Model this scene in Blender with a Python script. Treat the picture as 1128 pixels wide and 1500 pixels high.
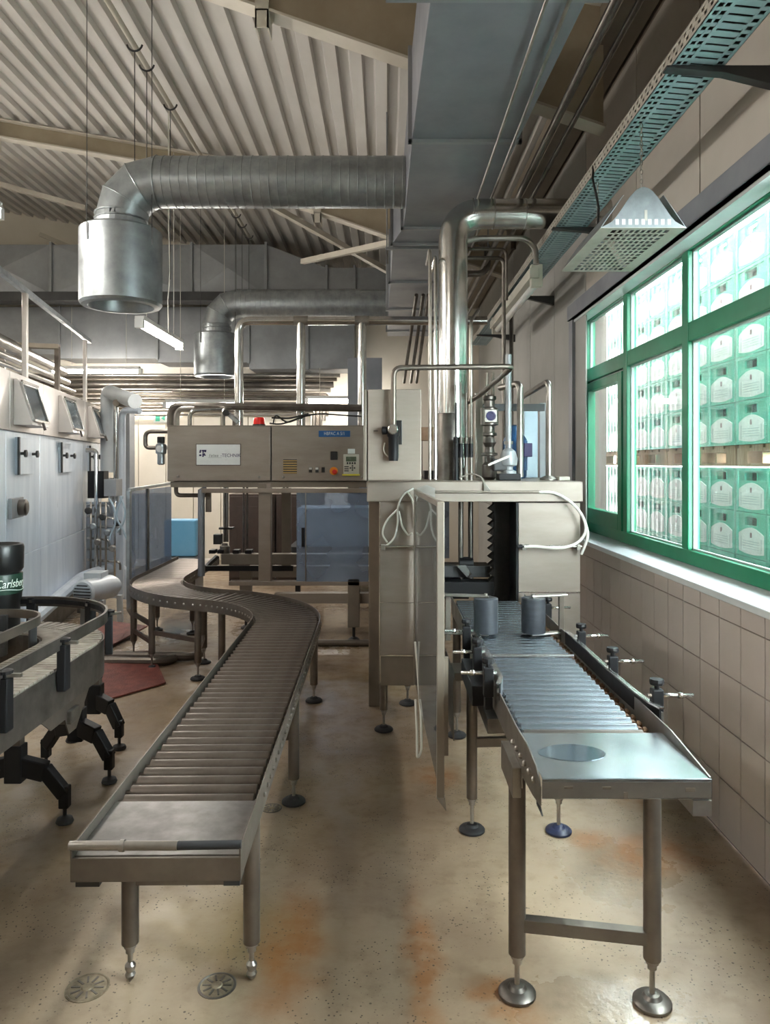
import bpy, bmesh, math, random
from mathutils import Vector, Matrix
random.seed(7)
PI = math.pi
for o in list(bpy.data.objects): bpy.data.objects.remove(o)
scene = bpy.context.scene
COL = scene.collection

# ---------------------------------------------------------------- camera
F = 1090.0          # focal length in pixels of the 1128 x 1500 frame
EYE = 1.65
cam_d = bpy.data.cameras.new('camera')
cam_d.sensor_fit = 'VERTICAL'; cam_d.sensor_height = 36.0; cam_d.sensor_width = 27.07
cam_d.lens = F/1500*36.0
cam_d.shift_x = -1/1500; cam_d.shift_y = -71/1500
cam_d.clip_start = 0.05
cam = bpy.data.objects.new('camera', cam_d); COL.objects.link(cam)
cam.location = (0, 0, EYE); cam.rotation_euler = (PI/2, 0, 0)
scene.camera = cam

# ---------------------------------------------------------------- sky and exposure
world = bpy.data.worlds.new('overcast_sky'); scene.world = world
world.use_nodes = True
bg = world.node_tree.nodes['Background']
bg.inputs[0].default_value = (0.96, 0.955, 1.0, 1)
bg.inputs[1].default_value = 33.0
scene.view_settings.view_transform = 'Standard'
scene.view_settings.look = 'None'
scene.view_settings.gamma = 1.0
scene.view_settings.use_curve_mapping = False
scene.view_settings.exposure = 0.52
LAMP = 75.0         # radiance of the fluorescent tubes

# ---------------------------------------------------------------- helpers
def lin(h):
    h = h.lstrip('#'); c = [int(h[i:i+2], 16)/255 for i in (0, 2, 4)]
    return tuple((x/12.92 if x <= .04045 else ((x+.055)/1.055)**2.4) for x in c) + (1,)
def at(px, py, Y): return Vector(((px-565)*Y/F, Y, EYE-(py-679)*Y/F))
def V(*a): return Vector(a)

MATS = {}
def mat(name, col, metal=0.0, rough=0.5, col2=None, scale=6.0, stretch=(1, 1, 1), rvar=0.1, bump=0.0, bscale=60.0, spec=0.5, emit=None, amount=(0.35, 0.7)):
    m = bpy.data.materials.new(name); m.use_nodes = True
    nt = m.node_tree; N = nt.nodes; L = nt.links
    b = N['Principled BSDF']
    b.inputs['Metallic'].default_value = metal
    b.inputs['Specular IOR Level'].default_value = spec
    tc = N.new('ShaderNodeTexCoord'); mp = N.new('ShaderNodeMapping')
    mp.inputs['Scale'].default_value = stretch
    L.new(tc.outputs['Object'], mp.inputs[0])
    nz = N.new('ShaderNodeTexNoise'); nz.inputs['Scale'].default_value = scale; nz.inputs['Detail'].default_value = 6; nz.inputs['Roughness'].default_value = .62
    L.new(mp.outputs[0], nz.inputs['Vector'])
    mr = N.new('ShaderNodeMapRange'); mr.inputs[1].default_value = amount[0]; mr.inputs[2].default_value = amount[1]
    L.new(nz.outputs[0], mr.inputs[0])
    mx = N.new('ShaderNodeMix'); mx.data_type = 'RGBA'
    mx.inputs[6].default_value = lin(col); mx.inputs[7].default_value = lin(col2 or col)
    L.new(mr.outputs[0], mx.inputs[0]); L.new(mx.outputs[2], b.inputs['Base Color'])
    rr = N.new('ShaderNodeMapRange'); rr.inputs[3].default_value = max(.03, rough-rvar); rr.inputs[4].default_value = min(1, rough+rvar)
    L.new(nz.outputs[0], rr.inputs[0]); L.new(rr.outputs[0], b.inputs['Roughness'])
    if bump:
        n2 = N.new('ShaderNodeTexNoise'); n2.inputs['Scale'].default_value = bscale
        L.new(mp.outputs[0], n2.inputs['Vector'])
        bp = N.new('ShaderNodeBump'); bp.inputs['Strength'].default_value = bump; bp.inputs['Distance'].default_value = .01
        L.new(n2.outputs[0], bp.inputs['Height']); L.new(bp.outputs[0], b.inputs['Normal'])
    if emit:
        b.inputs['Emission Color'].default_value = lin(emit[0]); b.inputs['Emission Strength'].default_value = emit[1]
    MATS[name] = m
    return m
def clear_mat(name, tint, clear=.9, rough=.03, haze='#b8c4d4'):
    m = bpy.data.materials.new(name); m.use_nodes = True
    nt = m.node_tree; N = nt.nodes; L = nt.links; N.remove(N['Principled BSDF'])
    out = N['Material Output']
    tr = N.new('ShaderNodeBsdfTransparent'); tr.inputs[0].default_value = lin(tint)
    df = N.new('ShaderNodeBsdfDiffuse'); df.inputs[0].default_value = lin(haze)
    gl = N.new('ShaderNodeBsdfGlossy'); gl.inputs['Roughness'].default_value = rough
    tc = N.new('ShaderNodeTexCoord'); nz = N.new('ShaderNodeTexNoise'); nz.inputs['Scale'].default_value = 3
    L.new(tc.outputs['Object'], nz.inputs['Vector'])
    mr = N.new('ShaderNodeMapRange'); mr.inputs[3].default_value = max(0, (1-clear)*.6); mr.inputs[4].default_value = (1-clear)*1.4
    L.new(nz.outputs[0], mr.inputs[0])
    m1 = N.new('ShaderNodeMixShader'); L.new(mr.outputs[0], m1.inputs[0]); L.new(tr.outputs[0], m1.inputs[1]); L.new(df.outputs[0], m1.inputs[2])
    fr = N.new('ShaderNodeFresnel'); ge = N.new('ShaderNodeNewGeometry')
    io = N.new('ShaderNodeMapRange'); io.inputs[3].default_value = 1.3; io.inputs[4].default_value = 1/1.3      # same reflectance on both faces of the sheet
    L.new(ge.outputs['Backfacing'], io.inputs[0]); L.new(io.outputs[0], fr.inputs[0])
    m2 = N.new('ShaderNodeMixShader'); L.new(fr.outputs[0], m2.inputs[0]); L.new(m1.outputs[0], m2.inputs[1]); L.new(gl.outputs[0], m2.inputs[2])
    L.new(m2.outputs[0], out.inputs[0])
    MATS[name] = m
    return m

mat('steel', '#aaa6a0', .9, .34, '#85817b', 5, (1, 1, 1), .1)
mat('steel_bright', '#d4d4d2', .95, .2, '#b5b3ae', 8, rvar=.08)
mat('steel_warm', '#7d756c', .75, .4, '#635b54', 4, rvar=.08)
mat('steel_dark', '#7d7872', .85, .4, '#57524d', 6, rvar=.1)
mat('roller_steel', '#857d76', .92, .3, '#625a54', 5, (1, 1, 1), .08)
mat('roller_bluish', '#a9b2bb', .95, .25, '#868e96', 5, (1, 1, 1), .06)
mat('worn_plate', '#8f8c8a', .88, .36, '#625e5c', 5, rvar=.14, amount=(.38, .66))
mat('bright_plate', '#c2c8cd', .95, .2, '#8f979e', 5, rvar=.1)
mat('copper_brown', '#8a6a52', .8, .35, '#5d4636', 20)
mat('machine_paint', '#968b81', .25, .42, '#897e74', 3, (1, 1, 4), .07)
mat('machine_trim', '#877e73', .35, .42, '#766d62', 4, rvar=.08)
mat('galvanised', '#a4aaad', .8, .38, '#878d90', 9, rvar=.1)
mat('galvanised_blue', '#888b92', .25, .45, '#797d85', 3, rvar=.1)
mat('galvanised_grey', '#94979a', .3, .45, '#828588', 3, rvar=.1)
mat('tray_blue', '#a3b9c1', .4, .4, '#93aab3', 6, rvar=.08)
mat('tray_side', '#c0bcb2', .4, .45, '#aca79c', 6)
mat('black_plastic', '#101012', 0, .5, '#18181b', 10, spec=.3)
mat('black_rubber', '#1d1d20', 0, .6, '#2a2a2c', 20)
mat('slate_rubber', '#2b2e33', 0, .45, '#373a40', 8, (1, 1, 6))
mat('brush_black', '#1c1916', 0, .9, '#2b2724', 30)
mat('blue_pad', '#2c3454', 0, .4, '#1d2236', 20)
mat('white_plastic', '#d9dad8', 0, .35, '#c9cac8', 5)
mat('white_cable', '#d6d4cc', 0, .5)
mat('cable_grey', '#8a867e', 0, .5)
mat('black_cable', '#1a1a1a', 0, .5)
mat('washer_steel', '#dbe3ec', .2, .32, '#bfcad6', 3, (1.5, 1.5, .25), .12, amount=(.35, .65))
mat('washer_upper', '#c0bab5', .45, .36, '#b0aaa5', 3, rvar=.08)
mat('green_frame', '#10805c', 0, .35, '#0d7553', 3)
mat('sill_white', '#d6dde0', 0, .35, '#c6ced2', 4)
mat('tile_beige', '#c9c0bb', 0, .16, '#c1b8b3', 2, rvar=.05)
mat('grout', '#6d625b', 0, .8)
mat('panel_beige', '#b9b3ab', 0, .5, '#aea89f', 1.5, rvar=.06)
mat('bead_grey', '#93a5a0', 0, .4)
mat('seam_dark', '#6e6457', 0, .7)
mat('wall_cream', '#e6e0d4', 0, .6, '#dad3c4', 1.2)
mat('wall_grey', '#a9a9a5', 0, .6, '#9c9c98', 1.2)
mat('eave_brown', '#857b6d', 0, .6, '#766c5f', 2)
mat('roof_sheet', '#d0cdc8', .1, .45, '#c2bfb9', 3, (1, .3, 1))
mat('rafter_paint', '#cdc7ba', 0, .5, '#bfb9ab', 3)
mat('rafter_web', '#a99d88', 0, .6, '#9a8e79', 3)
mat('dark_grey', '#3c3d3e', .2, .5, '#2c2d2e', 5)
mat('brown_dark', '#4a3b33', 0, .5, '#3c2f28', 4)
mat('red_grate', '#7c3f34', 0, .6, '#5d2d25', 14, bump=.5, bscale=90)
mat('pale_blue', '#6fb3dc', 0, .35, '#7fbde2', 3)
mat('blue_motor', '#24507c', .1, .4, '#1d4268', 8)
mat('light_blue_paint', '#a9bcc8', .1, .4, '#9aaebb', 5)
mat('red_lamp', '#e01808', 0, .3, '#c81206', 5)
mat('orange', '#e08a1a', 0, .4); mat('red', '#d02a1a', 0, .4); mat('yellow', '#e3d53a', 0, .45)
mat('brass_slat', '#b59a68', .5, .4, '#9d8355', 8)
mat('sign_blue', '#1f5e9c', 0, .35); mat('sign_white', '#dfe1e0', 0, .3, '#d6d8d7', 4)
mat('ink_navy', '#241a52', 0, .5); mat('ink_grey', '#a8a9a8', 0, .5)
mat('lcd', '#5c6a58', 0, .25); mat('button_black', '#141414', 0, .4); mat('panel_grey', '#c4c2b6', 0, .45)
mat('hatch_glass', '#39444a', .0, .08, '#56636a', 2)
mat('crate_green', '#4abaa0', 0, .4, '#57c6ad', 2)
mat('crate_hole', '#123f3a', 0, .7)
mat('label_white', '#eef3f2', 0, .4, '#dfe9e8', 9)
mat('label_mark', '#7c5a66', 0, .5); mat('label_grey', '#b9c8c8', 0, .5)
mat('pallet_wood', '#a98d74', 0, .8, '#8a6e57', 8, (1, 6, 1))
mat('ground_outside', '#8b8b88', 0, .9, '#777774', 3)
mat('keg_black', '#121314', 0, .35, '#1a1b1c', 6); mat('keg_green', '#16382a', 0, .4); mat('keg_white', '#dfe8df', 0, .5)
mat('chain_plastic', '#a39a8e', .1, .4, '#80776c', 20)
mat('drain_metal', '#9a8f7a', .6, .45, '#6c6250', 25)
mat('water', '#5f6c74', .0, .02, spec=1.0); MATS['water'].node_tree.nodes['Principled BSDF'].inputs['Metallic'].default_value = .6
mat('motor_white', '#cdd3d6', .1, .4, '#bfc5c8', 5)
mat('rust_tape', '#4a3d30', 0, .7)
mat('tube_lit', '#ffffff', 0, .5, emit=('#fff8ee', LAMP))
clear_mat('pane_glass', '#f2faf8', .985)
clear_mat('perspex', '#c9d4e4', .68, haze='#b4c3d6')
clear_mat('haze_film', '#ffffff', .93, rough=.15, haze='#f4f8f8')  # white haze in the sheet imitates the overexposed look of the crates
clear_mat('perspex_door', '#d2d8da', .70, haze='#a3a9aa')

class MB:
    def __init__(s): s.v = []; s.f = []; s.sm = []
    def add(s, vs, fs, smooth=False):
        n = len(s.v); s.v += [Vector(v) for v in vs]
        for f in fs: s.f.append([i+n for i in f]); s.sm.append(smooth)
        return s
    def box(s, x0, x1, y0, y1, z0, z1, M=None):
        vs = [Vector((x, y, z)) for z in (z0, z1) for y in (y0, y1) for x in (x0, x1)]
        if M is not None: vs = [M @ v for v in vs]
        return s.add(vs, [(0, 2, 3, 1), (4, 5, 7, 6), (0, 1, 5, 4), (2, 6, 7, 3), (0, 4, 6, 2), (1, 3, 7, 5)])
    def bar(s, p0, p1, w, h, up=V(0, 0, 1)):
        p0 = Vector(p0); p1 = Vector(p1); d = (p1-p0); ln = d.length; d.normalize()
        u = up - d*up.dot(d)
        if u.length < 1e-4: u = V(0, 1, 0) - d*d.y
        u.normalize(); r = d.cross(u)
        M = Matrix(((r.x, d.x, u.x, p0.x), (r.y, d.y, u.y, p0.y), (r.z, d.z, u.z, p0.z), (0, 0, 0, 1)))
        return s.box(-w/2, w/2, 0, ln, -h/2, h/2, M)
    def sweep(s, pts, prof_fn, caps=True, smooth=True, closed=False):
        rings = [prof_fn(i) for i in range(len(pts))]; k = len(rings[0]); vs = [v for r in rings for v in r]; fs = []
        n = len(rings)
        for i in range(n if closed else n-1):
            a = i*k; b = ((i+1) % n)*k
            for j in range(k): fs.append((a+j, a+(j+1) % k, b+(j+1) % k, b+j))
        s.add(vs, fs, smooth)
        if caps and not closed:
            m = len(s.v)-len(vs)
            s.f.append([m+j for j in range(k)][::-1]); s.sm.append(False)
            s.f.append([m+(n-1)*k+j for j in range(k)]); s.sm.append(False)
        return s
    def tube(s, pts, r, seg=12, fillet=0.0, steps=6, rad=None, caps=True):
        pts = [Vector(p) for p in pts]
        if fillet > 0 and len(pts) > 2:
            q = [pts[0]]
            for i in range(1, len(pts)-1):
                a, b, c = pts[i-1], pts[i], pts[i+1]
                u = (a-b); w = (c-b); t = min(fillet, u.length*.49, w.length*.49); u.normalize(); w.normalize()
                p, e = b+u*t, b+w*t
                for k in range(steps+1):
                    x = k/steps; q.append(p*(1-x)**2 + b*2*x*(1-x) + e*x*x)
            q.append(pts[-1]); pts = q
        T = []
        for i in range(len(pts)):
            d = pts[min(i+1, len(pts)-1)]-pts[max(i-1, 0)]; d.normalize(); T.append(d)
        n0 = T[0].orthogonal().normalized(); fr = []
        for d in T:
            n0 = n0 - d*n0.dot(d); n0.normalize(); fr.append((n0.copy(), d.cross(n0)))
        rs = rad or [r]*len(pts)
        return s.sweep(pts, lambda i: [pts[i]+(fr[i][0]*math.cos(a)+fr[i][1]*math.sin(a))*rs[i] for a in [2*PI*j/seg for j in range(seg)]], caps)
    def cyl(s, p0, p1, r0, r1=None, seg=14):
        return s.tube([p0, p1], r0, seg, rad=[r0, r0 if r1 is None else r1])
    def lathe(s, prof, o, axis=V(0, 0, 1), seg=20, smooth=True):
        o = Vector(o); d = Vector(axis).normalized(); a = d.orthogonal().normalized(); b = d.cross(a)
        rings = [[o+d*z+(a*math.cos(t)+b*math.sin(t))*max(r, 1e-4) for t in [2*PI*j/seg for j in range(seg)]] for r, z in prof]
        return s.sweep(rings, lambda i: rings[i], True, smooth)
    def prism(s, poly, axis, a0, a1):
        def P(u, v, a): return {'x': V(a, u, v), 'y': V(u, a, v), 'z': V(u, v, a)}[axis]
        n = len(poly); vs = [P(u, v, a0) for u, v in poly]+[P(u, v, a1) for u, v in poly]
        return s.add(vs, [tuple(range(n))[::-1], tuple(range(n, 2*n))]+[(i, (i+1) % n, n+(i+1) % n, n+i) for i in range(n)])
    def mesh(s, name, m):
        me = bpy.data.meshes.new(name); me.from_pydata([tuple(v) for v in s.v], [], s.f)
        me.polygons.foreach_set('use_smooth', s.sm); me.materials.append(MATS[m] if isinstance(m, str) else m)
        bm = bmesh.new(); bm.from_mesh(me); bmesh.ops.recalc_face_normals(bm, faces=bm.faces)
        for e in bm.edges:
            if len(e.link_faces) == 2 and e.calc_face_angle(0) > .6: e.smooth = False
        bm.to_mesh(me); bm.free()
        return me
    def build(s, name, m, parent=None, bevel=0.0):
        loc = None
        if parent is None:
            xs = [v.x for v in s.v]; ys = [v.y for v in s.v]; zs = [v.z for v in s.v]
            loc = V((min(xs)+max(xs))/2, (min(ys)+max(ys))/2, min(zs)); s.v = [v-loc for v in s.v]
        o = bpy.data.objects.new(name, s.mesh(name, m)); COL.objects.link(o)
        if loc is not None: o.location = loc
        else: attach(o, parent)
        if bevel:
            b = o.modifiers.new('bevel', 'BEVEL'); b.width = bevel; b.segments = 2; b.limit_method = 'ANGLE'; b.angle_limit = .6
        return o
def attach(o, p):
    o.parent = p
    if p.parent is None: o.matrix_parent_inverse = p.matrix_basis.inverted()
    else: o.matrix_parent_inverse = Matrix.Identity(4) if p.matrix_basis == Matrix.Identity(4) else p.matrix_basis.inverted()
def inst(me, name, parent, M, label=None):
    o = bpy.data.objects.new(name, me); COL.objects.link(o)
    if parent is not None: attach(o, parent)
    o.matrix_basis = M
    return o
def thing(name, label, cat, loc=(0, 0, 0), group=None, rotz=0):
    o = bpy.data.objects.new(name, None); COL.objects.link(o); o.empty_display_size = .1
    o.location = loc; o.rotation_euler = (0, 0, rotz)
    return tag(o, label, cat, group)
def tag(o, label, cat, group=None):
    o['label'] = label; o['category'] = cat
    if group: o['group'] = group
    return o
def struct(o): o['kind'] = 'structure'; return o
def stuff(o): o['kind'] = 'stuff'; return o
def T(x, y, z, rz=0): return Matrix.Translation((x, y, z)) @ Matrix.Rotation(rz, 4, 'Z')
def text_mesh(body, size, m, name, M, parent, shear=0, depth=.0006, align='CENTER', warp=None, sx=1.0):
    c = bpy.data.curves.new(name, 'FONT'); c.body = body; c.size = size; c.extrude = depth; c.shear = shear; c.align_x = align; c.align_y = 'CENTER'; c.resolution_u = 3
    t = bpy.data.objects.new(name, c); COL.objects.link(t)
    bpy.context.view_layer.update()
    me = bpy.data.meshes.new_from_object(t.evaluated_get(bpy.context.evaluated_depsgraph_get()))
    bpy.data.objects.remove(t); me.materials.clear(); me.materials.append(MATS[m])
    for v in me.vertices:
        p = Vector((v.co.x*sx, v.co.y, v.co.z))
        v.co = warp(p) if warp else M @ p
    o = bpy.data.objects.new(name, me); COL.objects.link(o); attach(o, parent)
    return o
FRONT = Matrix(((1, 0, 0, 0), (0, 0, -1, 0), (0, 1, 0, 0), (0, 0, 0, 1)))   # text plane facing the -y side

# ================================================================ THE HALL
# ---- floor: worn epoxy with rust stains, specks and wet patches
def floor_material():
    m = bpy.data.materials.new('floor_epoxy'); m.use_nodes = True
    nt = m.node_tree; N = nt.nodes; L = nt.links; b = N['Principled BSDF']
    tc = N.new('ShaderNodeTexCoord')
    def noise(scale, detail=5, rough=.6):
        n = N.new('ShaderNodeTexNoise'); n.inputs['Scale'].default_value = scale; n.inputs['Detail'].default_value = detail; n.inputs['Roughness'].default_value = rough
        L.new(tc.outputs['Object'], n.inputs['Vector']); return n.outputs[0]
    def rng(src, a, c, lo=0., hi=1., smooth=True):
        r = N.new('ShaderNodeMapRange'); r.interpolation_type = 'SMOOTHSTEP' if smooth else 'LINEAR'
        for i, x in enumerate((a, c, lo, hi)): r.inputs[i+1].default_value = x
        L.new(src, r.inputs[0]); return r.outputs[0]
    def mth(op, a, c):
        n = N.new('ShaderNodeMath'); n.operation = op; n.use_clamp = False
        for i, x in enumerate((a, c)):
            if isinstance(x, (int, float)): n.inputs[i].default_value = x
            else: L.new(x, n.inputs[i])
        return n.outputs[0]
    def mix(f, a, c):
        n = N.new('ShaderNodeMix'); n.data_type = 'RGBA'; L.new(f, n.inputs[0])
        for i, x in ((6, a), (7, c)):
            if isinstance(x, tuple): n.inputs[i].default_value = x
            else: L.new(x, n.inputs[i])
        return n.outputs[2]
    nz = noise(2.2); nf = noise(9)
    warp = N.new('ShaderNodeTexNoise'); warp.inputs['Scale'].default_value = 5; L.new(tc.outputs['Object'], warp.inputs['Vector'])
    vm = N.new('ShaderNodeVectorMath'); vm.operation = 'MULTIPLY_ADD'; L.new(warp.outputs['Color'], vm.inputs[0]); vm.inputs[1].default_value = (.16, .16, 0); L.new(tc.outputs['Object'], vm.inputs[2])
    def blob(cx, cy, rx, ry):
        a = N.new('ShaderNodeVectorMath'); a.operation = 'SUBTRACT'; L.new(vm.outputs[0], a.inputs[0]); a.inputs[1].default_value = (cx+.08, cy+.08, 0)
        c = N.new('ShaderNodeVectorMath'); c.operation = 'MULTIPLY'; L.new(a.outputs[0], c.inputs[0]); c.inputs[1].default_value = (1/rx, 1/ry, 0)
        d = N.new('ShaderNodeVectorMath'); d.operation = 'LENGTH'; L.new(c.outputs[0], d.inputs[0])
        return rng(d.outputs['Value'], .25, 1.1, 1, 0)
    def blobs(lst):
        o = None
        for q in lst:
            x = blob(*q); o = x if o is None else mth('MAXIMUM', o, x)
        return o
    base = mix(rng(nz, .35, .65), lin('#a18e77'), lin('#877460'))
    base = mix(mth('MULTIPLY', rng(nf, .5, .75), .45), base, lin('#6a5843'))
    ochre = blobs([(-1.9, 3.4, 1.0, 1.2), (-1.2, 5.0, .5, .9), (-.2, 3.7, .35, .9), (-.1, 5.6, .7, .6), (-.5, 2.6, .45, .3)])
    base = mix(mth('MULTIPLY', ochre, .42), base, lin('#7d6838'))
    rust = blobs([(-.32, 2.55, .16, .42), (.12, 2.45, .08, .5), (.27, 3.92, .17, .2), (1.12, 3.15, .3, .24), (.9, 3.28, .14, .12), (.40, 2.22, .11, .09), (.33, 2.34, .08, .07), (1.25, 3.8, .2, .3)])
    base = mix(mth('MULTIPLY', mth('MULTIPLY', rust, rng(nf, .3, .62, .3, 1)), .75), base, lin('#8a5620'))
    # small dark chips
    vo = N.new('ShaderNodeTexVoronoi'); vo.inputs['Scale'].default_value = 26; L.new(tc.outputs['Object'], vo.inputs['Vector'])
    vo2 = N.new('ShaderNodeTexVoronoi'); vo2.inputs['Scale'].default_value = 60; L.new(tc.outputs['Object'], vo2.inputs['Vector'])
    sp = mth('MAXIMUM', rng(vo.outputs['Distance'], .07, .14, 1, 0), rng(vo2.outputs['Distance'], .12, .22, 1, 0))
    where = mth('MULTIPLY', rng(noise(3.1, 3), .42, .56), .9)
    base = mix(mth('MULTIPLY', sp, where), base, lin('#3f3224'))
    wet = blobs([(.92, 3.02, .30, .34), (.66, 2.22, .34, .22), (-.5, 7.6, 1.3, 1.3), (-2.6, 7.6, 1.0, 1.5)])
    base = mix(mth('MULTIPLY', wet, .12), base, lin('#85817b'))
    L.new(base, b.inputs['Base Color'])
    ro = mth('SUBTRACT', rng(nf, .3, .7, .30, .52), mth('MULTIPLY', wet, .33)); L.new(mth('MAXIMUM', ro, .06), b.inputs['Roughness'])
    bp = N.new('ShaderNodeBump'); bp.inputs['Strength'].default_value = .12; bp.inputs['Distance'].default_value = .01
    L.new(noise(30), bp.inputs['Height']); L.new(bp.outputs[0], b.inputs['Normal'])
    MATS['floor_epoxy'] = m
floor_material()
fl = MB().box(-9, 1.5, -4, 12, -.1, 0); 
fo = bpy.data.objects.new('floor', fl.mesh('floor', 'floor_epoxy')); COL.objects.link(fo); struct(fo)

WX = 1.5
# ---- right wall: tiled dado, window opening, panelled upper wall
wr = MB()
wr.box(WX+.008, WX+.25, -4, 12, -.1, 1.06)            # below the window
wr.box(WX+.008, WX+.25, -4, 12, 2.86, 4.6)            # above it
wr.box(WX+.008, WX+.25, 5.9, 12, 1.06, 2.86)          # beyond it
wr.box(WX+.008, WX+.25, -4, .95, 1.06, 2.86)
wallr = struct(wr.build('wall_right', 'grout'))
TW, TH = .2027, .2387
tile_me = MB().box(0, .008, .0028, TW-.0028, .0028, TH-.0028).mesh('tile', 'tile_beige')
tile_top = MB().box(0, .008, .0028, TW-.0028, .0028, .105).mesh('tile', 'tile_beige')
y = 1.32
cols = 0
while y < 6.6:
    for r in range(4): inst(tile_me, 'tile', wallr, T(WX, y, .004+r*TH))
    inst(tile_top, 'tile', wallr, T(WX, y, .004+4*TH))
    y += TW; cols += 1
MB().box(WX, WX+.008, y, 12, 0, 1.06).build('dado', 'wall_grey', wallr)
# upper panels, one metre wide with open seams
for y0, y1 in ((-.5, .52), (.53, 1.53), (1.54, 2.54), (2.55, 3.54), (3.55, 4.44), (4.45, 5.56), (5.57, 6.6), (6.61, 7.7), (7.71, 8.7), (8.71, 9.7), (9.71, 11.95)):
    z0 = 2.9 if y0 < 5.5 else 1.07
    MB().box(WX-.004, WX+.008, y0, y1-.003, z0, 4.13).build('panel', 'panel_beige' if y0 < 5.5 else 'wall_grey', wallr, .002)
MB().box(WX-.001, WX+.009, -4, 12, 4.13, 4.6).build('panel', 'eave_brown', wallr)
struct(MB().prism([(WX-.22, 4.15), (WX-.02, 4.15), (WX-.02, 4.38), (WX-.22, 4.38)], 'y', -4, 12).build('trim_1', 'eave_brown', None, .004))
# lintel over the window
lt = MB(); lt.box(WX-.05, WX-.004, 0.9, 5.95, 2.785, 2.90); lt.box(WX-.05, WX+.1, 0.9, 5.95, 2.785, 2.793)
struct(lt.build('trim_2', 'galvanised_blue', None, .003))
struct(MB().box(WX-.015, WX+.1, 0.9, 5.9, 2.765, 2.784).build('trim_3', 'sill_white'))
struct(MB().box(WX-.03, WX+.1, 5.87, 5.98, .95, 2.79).build('trim_4', 'galvanised_blue', None, .003))
# sill: sloping white board
struct(MB().prism([(WX-.02, 1.045), (WX-.02, 1.078), (WX+.115, 1.13), (WX+.115, 1.045)], 'y', .9, 5.9).build('trim_5', 'sill_white', None, .004))

# ---- window: green frame, mullions, transom, one pane per light
GX0, GX1 = 1.575, 1.64
win = thing('window_1', '', ''); 
for k in ('label', 'category'): del win[k]
struct(win); win.location = (1.6, 3.4, 1.1)
ys = [5.87-.98*i for i in range(6)]
def frame_bar(y0, y1, z0, z1, x0=GX0, x1=GX1, nm='frame_bar'): return MB().box(x0, x1, y0, y1, z0, z1).build(nm, 'green_frame', win, .005)
frame_bar(ys[-1], ys[0], 1.125, 1.20); frame_bar(ys[-1], ys[0], 2.76, 2.84); frame_bar(ys[-1], ys[0], 2.285, 2.385)
for i, yy in enumerate(ys):
    if i == 0: frame_bar(yy-.06, yy, 1.2, 2.76, GX0-.004, GX1-.004, nm='mullion')
    else: frame_bar(yy-.04, yy+.04, 1.2, 2.76, GX0-.004, GX1-.004, nm='mullion')
for i in range(5):
    a, c = ys[i+1]+.04, ys[i]-(.06 if i == 0 else .04)
    for z0, z1 in ((1.2, 2.285), (2.385, 2.76)):
        gb = MB(); t = .009
        for q in ((a, a+t, z0, z1), (c-t, c, z0, z1), (a+t, c-t, z0, z0+t), (a+t, c-t, z1-t, z1)): gb.box(GX0+.022, GX0+.042, *q)
        gb.build('bead', 'bead_grey', win)
        if i == 0 and z0 < 2:     # the opening casement has its own broad frame
            cb = MB()
            for q in ((a+t, a+.09, z0, z1-.02), (c-.06, c-t, z0, z1-.02), (a+.09, c-.06, z0, z0+.11), (a+.09, c-.06, z1-.08, z1-.02)): cb.box(GX0-.012, GX1-.02, *q)
            cb.build('casement', 'green_frame', win, .004)
        MB().box(GX0+.03, GX0+.036, a, c, z0, z1).build('pane', 'pane_glass', win)

# ---- back wall, left wall, rear wall of the hall
struct(MB().prism([(-9, 0), (1.75, 0), (1.75, 4.5), (-9, 6.4)], 'y', 12, 12.2).build('wall_back', 'wall_cream'))
struct(MB().box(-9.2, -9, -4, 12, 0, 6.4).build('wall_left', 'wall_cream'))
struct(MB().prism([(-9, 0), (1.75, 0), (1.75, 4.5), (-9, 6.4)], 'y', -4.2, -4).build('wall_rear', 'wall_cream'))

# ---- corrugated roof sheet rising to the left
def roof_z(x): return 4.63-.174*x
pr = []; x = -9.2; per = .19; dp = .05
while x < 1.76:
    for dx, up in ((0, 0), (.09, 0), (.105, 1), (.175, 1)): pr.append((x+dx, roof_z(x+dx)+dp*up))
    x += per
cm = MB(); n = len(pr); vs = []
for yy in (-4.2, 12.2): vs += [V(a, yy, c) for a, c in pr]
for yy in (-4.2, 12.2): vs += [V(a, yy, c+.12) for a, c in pr]
fs = []
for i in range(n-1):
    fs.append((i, i+1, n+i+1, n+i)); fs.append((2*n+i, 3*n+i, 3*n+i+1, 2*n+i+1))
cm.add(vs, fs); struct(cm.build('ceiling', 'roof_sheet'))

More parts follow.
